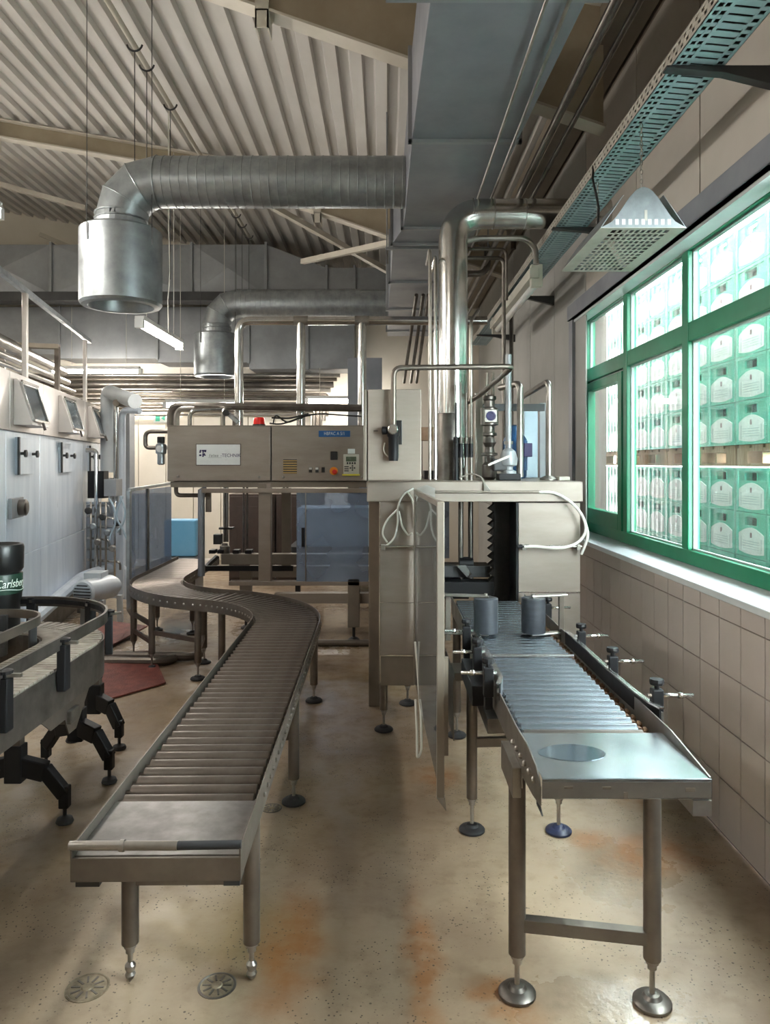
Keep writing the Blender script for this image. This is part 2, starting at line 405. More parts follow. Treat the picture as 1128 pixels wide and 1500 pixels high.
# ---- portal frames under the roof: rafter with a deep haunch at the eaves side
def rafter(Y, label):
    t = thing('roof_rafter', label, 'beam', (1.2, Y, 3.6))
    def bot(x): return roof_z(x)-.22 if x < -2 else 4.78-.345*(x+2)
    xs = [-8.9, -2, .1, 1.3]
    top = [(x, roof_z(x)-.012) for x in xs]; low = [(x, bot(x)) for x in xs]
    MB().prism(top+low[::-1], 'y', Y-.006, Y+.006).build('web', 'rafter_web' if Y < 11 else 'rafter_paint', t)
    fl = MB()
    for i in range(3):
        fl.bar((xs[i], Y, bot(xs[i])), (xs[i+1], Y, bot(xs[i+1])), .13, .016)
    fl.build('bottom_flange', 'rafter_paint', t)
    fl = MB(); fl.bar((-8.9, Y, roof_z(-8.9)-.02), (1.3, Y, roof_z(1.3)-.02), .13, .016); fl.build('top_flange', 'rafter_paint', t)
    for x in (-.72, -4.2):
        st = MB(); st.box(x-.05, x+.03, Y-.07, Y-.06, bot(x)-.02, roof_z(x)-.03); st.box(x-.05, x-.04, Y-.07, Y+.07, bot(x)-.12, bot(x)-.01); st.box(x+.02, x+.03, Y-.07, Y+.07, bot(x)-.12, bot(x)-.01)
        st.box(x-.05, x+.03, Y-.07, Y-.06, bot(x)-.12, bot(x)-.01); st.build('cleat', 'rafter_paint', t)
    return t
rafter(4.45, 'pale roof rafter with deep haunch just ahead of the round duct with the large outlet')
rafter(8.0, 'pale roof rafter with deep haunch behind the large duct outlet')
for (a, c, lab) in (((-1.35, 8.05, 4.5), (.05, 9.6, 4.12), 'thin pale roof brace sloping down towards the main duct'), ((-1.05, 9.4, 4.2), (.05, 8.02, 4.03), 'thin pale roof brace rising to the haunch of the far rafter'),
                  ((-5.2, 11.2, 5.1), (-3.9, 11.2, 4.55), 'pale diagonal roof brace over the grey cross duct'), ((-6.2, 9.0, 5.45), (-4.0, 9.9, 5.05), 'long pale brace under the corrugated roof')):
    tag(MB().bar(a, c, .06, .06).build('roof_brace', 'rafter_paint'), lab, 'brace')

# conduit run under the roof with hooks and hanging wires
def conduit(x, z, y0, y1, hooks, label):
    t = thing('roof_conduit', label, 'conduit', (x, y0, z))
    MB().cyl((x, y0, z), (x, y1, z), .022, seg=10).build('tube', 'rafter_paint', t)
    for hy, low in hooks:
        MB().tube([(x+.06*math.cos(a), hy, z+.02+.06*math.sin(a)) for a in [PI+.2+i*(PI-.4)/8 for i in range(9)]], .008, 6).build('hook', 'dark_grey', t)
        MB().cyl((x, hy, z-.04), (x, hy, low), .0035, seg=5).build('wire', 'dark_grey', t)
conduit(-1.93, 4.86, 3.2, 7.9, [(5.72, 3.35), (6.01, 3.4), (6.67, 3.3)], 'round roof conduit with hooks carrying wires above the duct elbow')
conduit(-1.93, 4.86, 8.2, 11.9, [(9.6, 3.6), (10.0, 3.6), (10.5, 3.6)], 'round roof conduit with hooks beyond the far rafter')

# ================================================================ VENTILATION
md = thing('ventilation_duct', 'long blue grey rectangular sheet metal duct running along the hall under the roof', 'duct', (.4, 4, 3.467))
def duct_seg(y0, y1, x0, x1, x0b, x1b, z0=3.467, z0b=3.467, z1=3.97):
    m = MB()
    m.add([(x0, y0, z0), (x1, y0, z0), (x1, y0, z1), (x0, y0, z1), (x0b, y1, z0b), (x1b, y1, z0b), (x1b, y1, z1), (x0b, y1, z1)],
          [(0, 1, 2, 3), (4, 7, 6, 5), (0, 4, 5, 1), (1, 5, 6, 2), (2, 6, 7, 3), (3, 7, 4, 0)])
    m.build('duct_section', 'galvanised_blue', md, .003)
ycuts = [(-1.77, 0.224, 0.826), (1.416, 0.201, 0.814), (2.832, 0.177, 0.791), (4.177, 0.147, 0.743), (5.723, 0.136, 0.708), (6.136, 0.059, 0.708), (7.434, 0.047, 0.684), (8.732, 0.035, 0.673), (10.148, 0.024, 0.661), (10.62, 0.024, 0.649)]
for i in range(len(ycuts)-1):
    a, c = ycuts[i], ycuts[i+1]
    duct_seg(a[0]+.004, c[0]-.004, a[1], a[2], c[1], c[2], 3.467)
    if i:
        f = MB(); y0 = a[0]
        f.box(a[1]-.02, a[2]+.02, y0-.014, y0+.014, 3.447, 3.467); f.box(a[1]-.022, a[1], y0-.014, y0+.014, 3.447, 3.99); f.box(a[2], a[2]+.022, y0-.014, y0+.014, 3.447, 3.99)
        f.build('flange', 'galvanised_grey', md)
for yy in (2.83, 6.2, 8.7):
    hb = MB(); hb.box(-.0, .87, yy+.03, yy+.07, 3.445, 3.465); hb.cyl((.01, yy+.05, 3.45), (.01, yy+.05, 4.6), .006, seg=6); hb.cyl((.86, yy+.05, 3.45), (.86, yy+.05, 4.45), .006, seg=6)
    hb.build('hanger', 'galvanised_grey', md)

def round_duct(Y, xc, r, z, zt, zb, R, xend, label, wires):
    t = thing('round_duct', label, 'duct', (xc, Y, zb))
    # straight spiral run with raised seams
    x0 = xc+.25; prof = []; x = 0; pitch = .062; L = xend-x0
    while x < L:
        prof += [(r, x), (r, min(L, x+pitch-.006))]
        if x+pitch < L: prof += [(r+.0035, x+pitch-.004), (r+.0035, x+pitch-.001)]
        x += pitch
    MB().lathe(prof, (x0, Y, z), V(1, 0, 0), 28, smooth=False).build('spiral_pipe', 'galvanised', t)
    for p in t.children[0].data.polygons: p.use_smooth = True
    # four-gore elbow from horizontal to vertical
    cx, cz = x0, z-.272; RR = .272; k = 3; pts = []
    for i in range(k+1):
        a = PI/2+i*PI/2/k; pts.append((cx+RR*math.cos(a), Y, cz+RR*math.sin(a)))
    pr = []
    for i in range(k):
        a0 = PI/2+i*PI/2/k; a1 = PI/2+(i+1)*PI/2/k
        m = MB(); rings = []
        for a in (a0, a1):
            q = []
            for j in range(28):
                b = 2*PI*j/28; s = (RR+r*math.cos(b)*1.02) if True else 0
                q.append(V(cx+s*math.cos(a), Y+r*math.sin(b), cz+s*math.sin(a)))
            rings.append(q)
        m.sweep(rings, lambda i: rings[i], False, True); m.build('elbow_gore', 'galvanised', t)
    for i in range(k+1):
        a = PI/2+i*PI/2/k
        ring = [V(cx+(RR+(r+.004)*math.cos(b))*math.cos(a), Y+(r+.004)*math.sin(b), cz+(RR+(r+.004)*math.cos(b))*math.sin(a)) for b in [2*PI*j/28 for j in range(29)]]
        MB().tube(ring, .004, 5).build('seam', 'galvanised', t)
    xx = cx-RR
    MB().lathe([(r, zt-.01), (r, zt+.06), (r+.006, zt+.064), (r+.006, zt+.072), (r, zt+.076), (r, zt+.1), (r+.006, zt+.104), (r+.006, zt+.112), (r, zt+.116), (r, cz)], (xx, Y, 0), seg=28, smooth=False).build('neck', 'galvanised', t)
    # outlet drum: open ring at the bottom
    R0 = R; Ri = R*.80
    prof = [(r-.01, zt), (R0-.02, zt), (R0, zt-.015), (R0, zb+.02), (R0-.015, zb), (Ri, zb-.004), (Ri-.01, zb+.01), (Ri-.02, zb+.22), (.001, zb+.24)]
    MB().lathe(prof, (xx, Y, 0), seg=36).build('outlet_drum', 'galvanised', t)
    for sx, sy in ((-.5, -.87), (.9, -.42)):
        m = MB(); px, py = xx+sx*(R+.004), Y+sy*(R+.004); m.box(px-.006, px+.006, py-.004, py+.004, zt-.14, zt-.02); m.build('lug', 'galvanised_grey', t)
        MB().cyl((px, py-.002, zt-.1), (px, py-.002, roof_z(px)-.03), .0028, seg=5).build('hanger_wire', 'dark_grey', t)
    return xx
round_duct(5.31, -1.866, .177, 3.656, 3.314, 2.77, .283, .137, 'round galvanised duct with large drum outlet over the curved conveyor bend', 2)
round_duct(9.44, -2.12, .177, 3.68, 3.29, 2.75, .283, .02, 'smaller looking round galvanised duct and drum behind the stainless manifold pipe', 2)
tag(MB().tube([at(247, 150, 6.9), at(247, 330, 6.9), at(249, 400, 6.9), at(246, 440, 6.9), at(247, 487, 6.9)], .006, 6).build('lamp_cable', 'white_cable'), 'thin white cable hanging down to the lit fluorescent lamp', 'cable')

# transverse rectangular duct near the back wall
cd = thing('cross_duct', 'grey rectangular sheet metal duct crossing the hall with creased panels', 'duct', (-3, 10.6, 4.07))
zA, zB, CYF = 4.07, 4.77, 10.6
secs = [(-7.7, zB, -6.1), (-6.09, zB, -4.77), (-4.76, zB, -2.77), (-2.76, zB, -1.71), (-1.70, None, -.85), (-.84, 4.44, -.45), (-.44, 4.44, .05)]
for x0, zt, x1 in secs:
    m = MB()
    if zt is None: poly = [(x0, zA), (x1, zA), (x1, 4.44), (x0, zB)]
    else: poly = [(x0, zA), (x1, zA), (x1, zt), (x0, zt)]
    m.prism(poly, 'y', CYF, CYF+.6)
    m.build('duct_section', 'galvanised_grey', cd, .003)
    if zt == zB and x0 > -6.2:   # diamond crease pressed into the sheet
        cx = (x0+x1)/2; cz = (zA+zB)/2; g = CYF-.001
        m = MB(); m.add([(x0+.02, g, zA+.01), (x1-.03, g, zA+.01), (x1-.03, g, zB-.01), (x0+.02, g, zB-.01), (cx, g-.07, cz)], [(0, 1, 4), (1, 2, 4), (2, 3, 4), (3, 0, 4), (3, 2, 1, 0)])
        m.build('creased_sheet', 'galvanised_grey', cd)
    MB().box(x1-.012, x1+.022, CYF-.03, CYF+.63, zA-.02, (zt or 4.44)+.03).build('flange', 'galvanised_grey', cd)
tag(MB().box(-9, .0, 10.25, 10.55, 3.90, 4.02).build('support_beam', 'dark_grey', None, .004), 'dark steel beam running under the grey cross duct', 'beam')
ld = thing('low_duct', 'lower grey sheet metal duct along the back wall above the pipe rack', 'duct', (-3, 11.4, 3.3))
for i, (x0, x1, z0) in enumerate(((-8, -6.6, 3.32), (-6.59, -5.0, 3.32), (-4.99, -3.5, 3.26), (-3.49, -2.1, 3.2), (-2.09, -1.2, 3.1), (-1.19, -.5, 3.1))):
    MB().box(x0, x1, 11.4, 11.98, z0, 4.05).build('duct_section', 'galvanised_grey', ld, .003)
    MB().box(x1-.01, x1+.02, 11.37, 11.99, z0-.02, 4.06).build('flange', 'galvanised_grey', ld)
tag(MB().box(-.52, -.05, 10.2, 10.4, 0, 3.1).build('drop_duct', 'galvanised_blue', None, .004), 'pale blue vertical sheet metal duct behind the stainless manifold', 'duct')

# ================================================================ LAMPS
def tube_lamp(p0, p1, label, group=None, lit=True):
    p0, p1 = Vector(p0), Vector(p1); d = (p1-p0).normalized()
    t = thing('fluorescent_lamp', label, 'lamp', (p0+p1)/2, group)
    MB().bar(p0+V(0, 0, .05), p1+V(0, 0, .05), .09, .045).build('housing', 'white_plastic', t, .004)
    MB().cyl(p0+d*.03, p1-d*.03, .034, seg=10).build('tube', 'tube_lit', t)
    for p in (p0, p1): MB().bar(p-d*.02, p+d*.03, .08, .08).build('end_cap', 'white_plastic', t)
    return t
def hang(t, p, ztop):
    MB().cyl(Vector(p)+V(0, 0, .07), (p[0], p[1], ztop), .004, seg=5).build('hanger_wire', 'white_cable', t)
t = tube_lamp((-2.25, 6.8, 2.93), (-2.25, 8.12, 2.93), 'lit fluorescent tube hanging between the two duct outlets'); hang(t, (-2.25, 7.0, 2.93), 4.95); hang(t, (-2.25, 7.9, 2.93), 4.95)
t = tube_lamp((-2.72, 3.85, 3.4), (-2.72, 5.2, 3.4), 'lit fluorescent tube over the near end of the white washer'); hang(t, (-2.72, 4.1, 3.4), 5.05); hang(t, (-2.72, 5.0, 3.4), 5.05)
tube_lamp((-4.15, 11.95, 2.56), (-3.35, 11.95, 2.56), 'lit fluorescent tube on the back wall below the pipe rack')
for i, (x, y) in enumerate(((-5.2, 7.0), (-5.2, 4.0), (-2.7, .2), (-5.2, 0), (-7.4, 2.5), (-7.4, 6.0))):  # extra tubes out of view, added as fill light for the hall
    t = tube_lamp((x, y, 3.5), (x, y+1.35, 3.5), 'added fill tube hung on wires over the open hall floor', 'added hall fill lamps'); hang(t, (x, y+.2, 3.5), roof_z(x)); hang(t, (x, y+1.15, 3.5), roof_z(x))
t = tube_lamp((-4.9, 10.9, 3.0), (-3.6, 10.9, 3.0), 'added fill tube between cross duct and back wall'); hang(t, (-4.6, 10.9, 3.0), 4.068); hang(t, (-3.8, 10.9, 3.0), 4.068)  # extra tube added to brighten the back wall
t = tube_lamp((-1.2, 11.3, 2.6), (-.2, 11.3, 2.6), 'added fill tube behind the packing machine'); hang(t, (-1.0, 11.3, 2.6), 3.1); hang(t, (-.4, 11.3, 2.6), 4.7)  # another added tube, fill light behind the machine
t = tube_lamp((-2.0, 10.15, 2.45), (-3.0, 10.15, 2.45), 'added fill tube above the cupboards behind the packing machine'); hang(t, (-2.2, 10.15, 2.45), 5.0); hang(t, (-2.8, 10.15, 2.45), 5.1)  # tube added to lift the far wall and cupboards

# ================================================================ CABLE TRAY over the window
ct = thing('cable_tray', 'pale blue perforated steel cable tray running above the green window', 'cable tray', (1.17, 5, 3.14))
TX0, TX1, TZ = 1.07, 1.27, 3.14; Y0, Y1 = .8, 9.4
bs = MB()
for a, c in ((TX0, TX0+.012), (TX0+.028, TX0+.036), (TX0+.052, TX0+.066), (TX1-.045, TX1-.035), (TX1-.014, TX1)): bs.box(a, c, Y0, Y1, TZ, TZ+.003)
bs.build('tray_bottom', 'tray_blue', ct)
rg = MB(); y = Y0
k = 0
while y < Y1-.05:
    rg.add([(TX0+.066, y, TZ+.0005), (TX1-.045, y+.014, TZ+.0005), (TX1-.045, y+.046, TZ+.0005), (TX0+.066, y+.032, TZ+.0005),
            (TX0+.066, y, TZ+.003), (TX1-.045, y+.014, TZ+.003), (TX1-.045, y+.046, TZ+.003), (TX0+.066, y+.032, TZ+.003)],
           [(0, 1, 2, 3), (4, 7, 6, 5), (0, 4, 5, 1), (1, 5, 6, 2), (2, 6, 7, 3), (3, 7, 4, 0)])
    for a, c in ((TX0+.012, TX0+.028), (TX0+.036, TX0+.052), (TX1-.035, TX1-.014)): rg.box(a, c, y, y+.022, TZ+.0005, TZ+.0028)
    y += .044
stuff(rg.build('slot_bridges', 'tray_blue', ct))
for xs, nm in ((TX0, 'side'), (TX1-.003, 'side')):
    sd = MB()
    for z0, z1 in ((0, .014), (.026, .036), (.048, .06)): sd.box(xs, xs+.003, Y0, Y1, TZ+z0, TZ+z1)
    y = Y0
    while y < Y1:
        sd.box(xs+.0005, xs+.0025, y, y+.03, TZ+.014, TZ+.026); sd.box(xs+.0005, xs+.0025, y+.02, y+.05, TZ+.036, TZ+.048); y += .05
    sd.build('tray_side', 'tray_side', ct)
MB().box(TX0+.006, TX1-.006, Y0, Y1, TZ+.012, TZ+.03).build('slot_shade', 'dark_grey', ct)   # plain dark slab put in so the tray slots read as shaded
for yy in (.9, 2.8, 4.7, 6.62, 8.6):
    m = MB(); m.prism([(TX0-.02, TZ-.012), (TX0-.02, TZ-.002), (WX-.006, TZ-.002), (WX-.006, TZ-.085), (TX1, TZ-.03)], 'y', yy-.022, yy+.022); m.build('bracket', 'dark_grey', ct, .002)
tag(MB().tube([at(893, 208, 3.9), at(880, 222, 3.9), at(870, 240, 3.85), at(868, 262, 3.8), at(874, 288, 3.75), at(877, 305, 3.72), at(876, 330, 3.7)], .006, 6).build('power_cord', 'black_cable'), 'thin black cord looping down from the cable tray', 'cable')
bl = thing('batten_lamp', 'unlit white batten lamp fixed along the edge of the cable tray', 'lamp', (1.1, 6.4, 2.98))
MB().bar((1.10, 5.5, 3.06), (1.10, 7.6, 3.06), .07, .075).build('housing', 'panel_grey', bl, .004)
MB().cyl((1.13, 5.6, 3.0), (1.13, 7.5, 3.0), .028, seg=10).build('tube', 'white_plastic', bl)
for yy in (5.55, 7.55): MB().box(1.08, 1.165, yy-.03, yy+.03, 2.965, 3.13).build('end_cap', 'panel_grey', bl, .003)

# slotted hanging hood by the window
hd = thing('insect_hood', 'galvanised slotted hood with arched end plate hanging on a chain by the window', 'hood', (1.1, 3.5, 2.67))
hx0, hx1, hy0, hy1, hz = .925, 1.295, 3.2, 3.93, 2.665
def arch(y):
    pts = [(hx0, hz)]
    for i in range(17):
        u = i/16; x = hx0+.03+(hx1-hx0-.06)*u
        pts.append((x, hz+.015+.16*(.5-.5*math.cos(2*PI*u))**.8))
    pts.append((hx1, hz)); return pts
for yy in (hy0, hy1-.003): MB().prism(arch(yy), 'y', yy, yy+.003).build('end_plate', 'galvanised', hd)
gr = MB()
gx0, gx1, gy0, gy1 = hx0+.06, hx1-.06, hy0+.03, hy1-.03
gr.box(hx0, gx0, hy0, hy1, hz-.002, hz); gr.box(gx1, hx1, hy0, hy1, hz-.002, hz); gr.box(gx0, gx1, hy0, gy0, hz-.002, hz); gr.box(gx0, gx1, gy1, hy1, hz-.002, hz)
for i in range(1, 10):
    x = gx0+(gx1-gx0)*i/10; gr.box(x-.005, x+.005, gy0, gy1, hz-.002, hz)
for i in range(1, 13):
    y = gy0+(gy1-gy0)*i/13; gr.box(gx0, gx1, y-.008, y+.008, hz-.0018, hz-.0002)
gr.build('slotted_plate', 'tray_side', hd)
ob = MB()
for i in range(9): ob.box(gx0+.028*i+.003, gx0+.028*i+.018, hy0-.0015, hy0+.0045, hz+.012, hz+.036)
ob.build('end_slots', 'white_plastic', hd)
MB().box(gx0+.128, gx0+.14, hy0-.002, hy0, hz+.03, hz+.075).build('label_strip', 'tray_side', hd)
for sx in (-1, 1): MB().prism([(hx0 if sx < 0 else hx1, hz), ((hx0+.003) if sx < 0 else hx1-.003, hz), ((hx0+.1) if sx < 0 else hx1-.1, hz+.14), ((hx0+.097) if sx < 0 else hx1-.097, hz+.14)], 'y', hy0+.003, hy1-.003).build('side_sheet', 'galvanised', hd)
for yy in (hy0+.03, hy1-.03):
    ch = MB(); z = hz+.17; i = 0; xc = (hx0+hx1)/2
    while z < 3.12:
        a = [V(.006*math.cos(q), 0, .012*math.sin(q)) for q in [2*PI*j/8 for j in range(9)]]
        if i % 2: a = [V(0, p.x, p.z) for p in a]
        ch.tube([V(xc, yy, z)+p for p in a], .0018, 4, caps=False); z += .02; i += 1
    ch.build('chain', 'steel', hd)

# ================================================================ CONVEYORS
def sweep_profile(m, path, prof):
    rings = [[V(p.x+n.x*o, p.y+n.y*o, z) for o, z in prof] for p, n in path]
    m.sweep(rings, lambda i: rings[i], True, False)
def leveling_leg(parent, x, y, ztop, r=.027, zs=.11, pad=True, pm='black_rubber', m='steel_warm'):
    lg = MB().lathe([(r, zs), (r, ztop)], (x, y, 0), seg=18).build('leg', m, parent)
    sc = MB().lathe([(r*.45, .012), (.008, .02), (.008, zs-.03), (.014, zs-.03), (.014, zs-.015), (.02, zs-.012), (.02, zs+.001)], (x, y, 0), seg=12); sc.build('foot_screw', 'steel', lg)
    if pad: MB().lathe([(.052, 0), (.058, .004), (.058, .012), (.05, .02), (.03, .024), (.022, .034), (.012, .036)], (x, y, 0), seg=24).build('foot_pad', pm, lg)
    else: MB().lathe([(.004, 0), (.012, .008), (.017, .02), (.012, .03), (.017, .04), (.017, .05), (.009, .06)], (x, y, 0), seg=12).build('foot_tip', 'steel', lg)
    return lg

# ---- long S-shaped gravity roller conveyor
HALF = .2275
S0 = V(-.617, 1.995, 0); TH0 = .0147; L1 = 2.9; R = 1.041; ANG = math.radians(70); AL = R*ANG; L3 = 1.45
TOT = L1+2*AL+L3
def pathat(s):
    def d(t): return V(-math.sin(t), math.cos(t), 0)
    p = S0.copy(); t = TH0
    if s <= L1: p += d(t)*s
    else:
        p += d(t)*L1; s -= L1
        a = min(s, AL)/R; c = p+V(-math.cos(t), -math.sin(t), 0)*R; p = c+V(math.cos(t+a), math.sin(t+a), 0)*R; t += a; s -= AL
        if s > 0:
            a = min(s, AL)/R; c = p+V(math.cos(t), math.sin(t), 0)*R; t -= a; p = c-V(math.cos(t), math.sin(t), 0)*R; s -= AL
            if s > 0: p += d(t)*s
    return p, V(math.cos(t), math.sin(t), 0), t
cv = thing('roller_conveyor', 'long S-shaped stainless roller conveyor winding into the packing machine', 'conveyor', (-.62, 2.0, 0))
ss = [0, L1/2, L1]+[L1+2*AL*i/40 for i in range(1, 41)]+[TOT]
pts = [pathat(s)[:2] for s in ss]
for sg, nm in ((-1, 'side_rail'), (1, 'side_rail')):
    a = HALF*sg; i_ = a-sg*.004; fl_ = a-sg*.035
    m = MB(); sweep_profile(m, pts, [(a, .53), (a, .622), (i_, .622), (i_, .534), (fl_, .534), (fl_, .53)])
    o = m.build(nm, 'steel_warm', cv); 
    bt = MB(); s = .42
    while s < TOT:
        p, n, t = pathat(s); q = p+n*a
        bt.lathe([(.008, 0), (.008, .005), (.004, .008)], V(q.x, q.y, .575), n*sg, 8, False); s += .07
    stuff(bt.build('rail_bolts', 'steel', o))
rol = MB(); rol.lathe([(.008, -.224), (.008, -.205), (.025, -.204), (.025, .204), (.008, .205), (.008, .224)], (0, 0, 0), V(1, 0, 0), 14, False)
for i, s_ in enumerate(rol.sm): rol.sm[i] = True
rme = rol.mesh('roller', 'roller_steel')
def taper(sgn):
    m = MB(); m.lathe([(.007, -.224), (.007, -.205), (.017 if sgn < 0 else .027, -.204), (.027 if sgn < 0 else .017, .204), (.007, .205), (.007, .224)], (0, 0, 0), V(1, 0, 0), 14, False)
    m.sm = [True]*len(m.sm); return m.mesh('roller', 'roller_steel')
tl, tr_ = taper(-1), taper(1)
for me in (rme, tl, tr_):
    pass
s = .365
while s < TOT-.03:
    p, n, t = pathat(s)
    me = rme if (s < L1 or s > L1+2*AL) else (tl if s < L1+AL else tr_)
    o = inst(me, 'roller', cv, T(p.x, p.y, .575, t))
    s += .07 if (s < L1 or s > L1+2*AL) else .0635
def quadplate(m, s0, s1, o0, o1, z0, z1):
    a, n0, _ = pathat(s0); b, n1, _ = pathat(s1)
    P = [a+n0*o0, a+n0*o1, b+n1*o1, b+n1*o0]
    m.add([(p.x, p.y, z0) for p in P]+[(p.x, p.y, z1) for p in P], [(0, 1, 2, 3), (4, 7, 6, 5), (0, 4, 5, 1), (1, 5, 6, 2), (2, 6, 7, 3), (3, 7, 4, 0)])
m = MB(); quadplate(m, .012, .335, -HALF+.006, HALF-.006, .588, .594); m.build('end_plate', 'worn_plate', cv, .002)
m = MB(); quadplate(m, 0, .01, -HALF, HALF, .528, .592); m.build('front_bar', 'steel_warm', cv, .002)
m = MB(); quadplate(m, .02, .09, HALF-.05, HALF-.006, .505, .53); m.build('corner_clip', 'dark_grey', cv)
m = MB(); quadplate(m, .02, .09, -HALF+.006, -HALF+.07, .505, .53); m.build('corner_clip', 'dark_grey', cv)
p, n, t = pathat(-.0)
a, b = p-n*HALF, p+n*HALF
sb = MB(); sb.cyl((a.x-.006, a.y+.01, .622), (a.x+.16, a.y+.01, .622), .0125); sb.lathe([(.016, 0), (.016, .012)], (a.x+.13, a.y+.01, .622), V(1, 0, 0), 14); sb.cyl((a.x+.16, a.y+.01, .622), (a.x+.285, a.y+.01, .622), .0125)
st = sb.build('stop_bar', 'steel', cv)
MB().cyl((a.x+.28, a.y+.01, .622), (b.x, b.y+.01, .622), .0115).build('rubber_sleeve', 'black_rubber', st)
for i, (s, lab) in enumerate(((.385, 0), (1.62, 1), (3.12, 2))):
    p, n, t = pathat(s)
    for sg in (-1, 1):
        q = p+n*(HALF-.034)*sg
        leveling_leg(cv, q.x, q.y, .531, zs=.12 if i == 0 else .12, pad=i > 0)
    a, b = p-n*(HALF-.034), p+n*(HALF-.034)
    MB().bar((a.x, a.y, .33), (b.x, b.y, .33), .03, .042).build('crossbar', 'steel_warm', cv, .002)
curve_legs = [(-1.857, 5.95), (-1.47, 5.60), (-1.50, 6.15), (-2.08, 6.42), (-2.12, 7.37), (-1.70, 7.2), (-1.15, 5.72)]
near = lambda x, y: min((( (pathat(k*TOT/300)[0]-V(x, y, 0)).length, k*TOT/300) for k in range(301)))
fl_pts = []
for x, y in curve_legs:
    d, s = near(x, y); p, n, t = pathat(s); sg = 1 if n.dot(V(x, y, 0)-p) > 0 else -1; q = p+n*(HALF-.034)*sg
    leveling_leg(cv, q.x, q.y, .531, zs=.13); fl_pts.append(q)
for i, j, z in ((0, 1, .30), (1, 2, .22), (0, 3, .22), (4, 5, .30), (3, 0, .36)):
    a, b = fl_pts[i], fl_pts[j]; MB().bar((a.x, a.y, z), (b.x, b.y, z), .025, .035).build('crossbar', 'steel_warm', cv)

# ---- straight roller conveyor by the tiled wall
rc = thing('straight_conveyor', 'straight stainless roller conveyor with sheet end tray beside the tiled wall', 'conveyor', (.62, 1.95, 0))
XL, XR = .405, .842; YF, YE = 1.93, 4.54; ZS = .833
# side rails
m = MB(); m.prism([(1.935, .76), (2.03, .745), (2.2, .73), (2.2, .69), (2.42, .69), (2.42, .74), (YE, .74), (YE, .842), (2.3, .842), (2.12, .852), (1.99, .842), (1.935, .81)], 'x', XL-.004, XL)
sl = m.build('side_rail', 'steel', rc)
m = MB(); m.prism([(1.935, .765), (YE, .74), (YE, .855), (2.2, .862), (1.935, .835)], 'x', XR, XR+.004); m.box(XR-.045, XR+.004, YF, 2.1, .735, .775); sr = m.build('side_rail', 'steel', rc)
for i in range(6): MB().lathe([(.0095, 0), (.0095, .006), (.005, .01)], (XL-.004, 2.0+i*.065, .80-.004*i), V(-1, 0, 0), 8, False).build('bolt', 'steel', sl)
# rollers
rr = MB(); rr.lathe([(.006, -.205), (.006, -.186), (.024, -.185), (.024, .180), (.006, .181), (.006, .195)], (0, 0, 0), V(1, 0, 0), 14, False); rr.sm = [True]*len(rr.sm)
rb, rw = rr.mesh('roller', 'roller_bluish'), rr.mesh('roller', 'roller_steel')
nb = MB(); nb.box(.178, .19, -.011, .011, -.012, .012); nb.cyl((.19, 0, 0), (.212, 0, 0), .009, seg=8); nb.lathe([(.014, 0), (.014, .01)], (.196, 0, 0), V(1, 0, 0), 6, False); nme = nb.mesh('bearing', 'copper_brown')
y = 2.29; i = 0
while y < YE-.03:
    o = inst(rw if i in (0,) else rb, 'roller', rc, T(.610, y, .806))
    inst(nme, 'bearing', o, T(.615, y, .806))
    y += .0585; i += 1
MB().cyl((XL+.02, 3.16, .832), (XR-.045, 3.16, .832), .009).build('cross_rod', 'steel_bright', rc)
# end tray with turned-down lip
m = MB(); m.box(XL+.002, XR-.002, YF, 2.258, .828, .833); m.box(XL-.0, XR+.004, YF-.004, YF, .781, .833); tr = m.build('end_tray', 'bright_plate', rc, .0015)
MB().box(XL-.0, XR+.0, YF-.0052, YF-.0042, .785, .826).build('tray_lip', 'steel_warm', tr)
for x, w, z, h in ((.473, .022, .812, .006), (.572, .022, .811, .006), (.621, .011, .792, .016), (.788, .024, .806, .010)): MB().box(x-w/2, x+w/2, YF-.0062, YF-.0051, z-h/2, z+h/2).build('tape_mark', 'rust_tape', tr)
MB().prism([(YF, .735), (YF+.07, .765), (YF+.07, .735)], 'x', XL-.0, XL+.004).build('corner_gusset', 'dark_grey', rc)
m = MB(); m.box(XL-.03, XL-.004, 2.2, 2.42, .66, .75); m.build('leg_bracket', 'steel', rc, .003)
l1 = leveling_leg(rc, .408, 2.31, .735, r=.0265, zs=.13, pm='steel_dark'); l2 = leveling_leg(rc, .813, 2.27, .76, r=.0265, zs=.14, pm='steel_dark')
MB().bar((.408, 2.31, .225), (.813, 2.27, .205), .035, .04).build('crossbar', 'steel_warm', rc, .002)
leveling_leg(rc, .387, 3.34, .70, r=.0245, zs=.15, pm='black_rubber'); leveling_leg(rc, .774, 3.33, .74, r=.0245, zs=.16, pm='blue_pad')
leveling_leg(rc, .43, 4.5, .74, r=.0245, zs=.15); leveling_leg(rc, .78, 4.5, .74, r=.0245, zs=.15)
MB().bar((.387, 3.34, .40), (.80, 3.36, .40), .03, .04).build('crossbar', 'steel_warm', rc, .002)
MB().box(.41, .80, 3.0, 3.7, .56, .62).build('drip_pan', 'steel_dark', rc, .003)
m = MB(); m.box(.30, .405, 3.25, 3.42, .70, .735); m.build('side_shelf', 'steel_warm', rc, .003)
m = MB(); m.box(.30, .304, 3.3, 3.75, .42, .72); m.build('side_plate', 'steel_warm', rc)
# motor box hidden beside the left rail
MB().box(.33, .40, 2.85, 3.25, .72, .80).build('drive_box', 'black_plastic', rc, .004)
# puddle on the tray
pd = MB(); pp = []
for i in range(36):
    a = 2*PI*i/36; pp.append((.525+.088*math.cos(a)*(1+.08*math.cos(2*a)), 2.10+.062*math.sin(a)*(1+.1*math.sin(a+1))))
pd.prism(pp, 'z', .8333, .8342); tag(pd.build('water_puddle', 'water'), 'oval water puddle lying on the conveyor end tray', 'puddle')

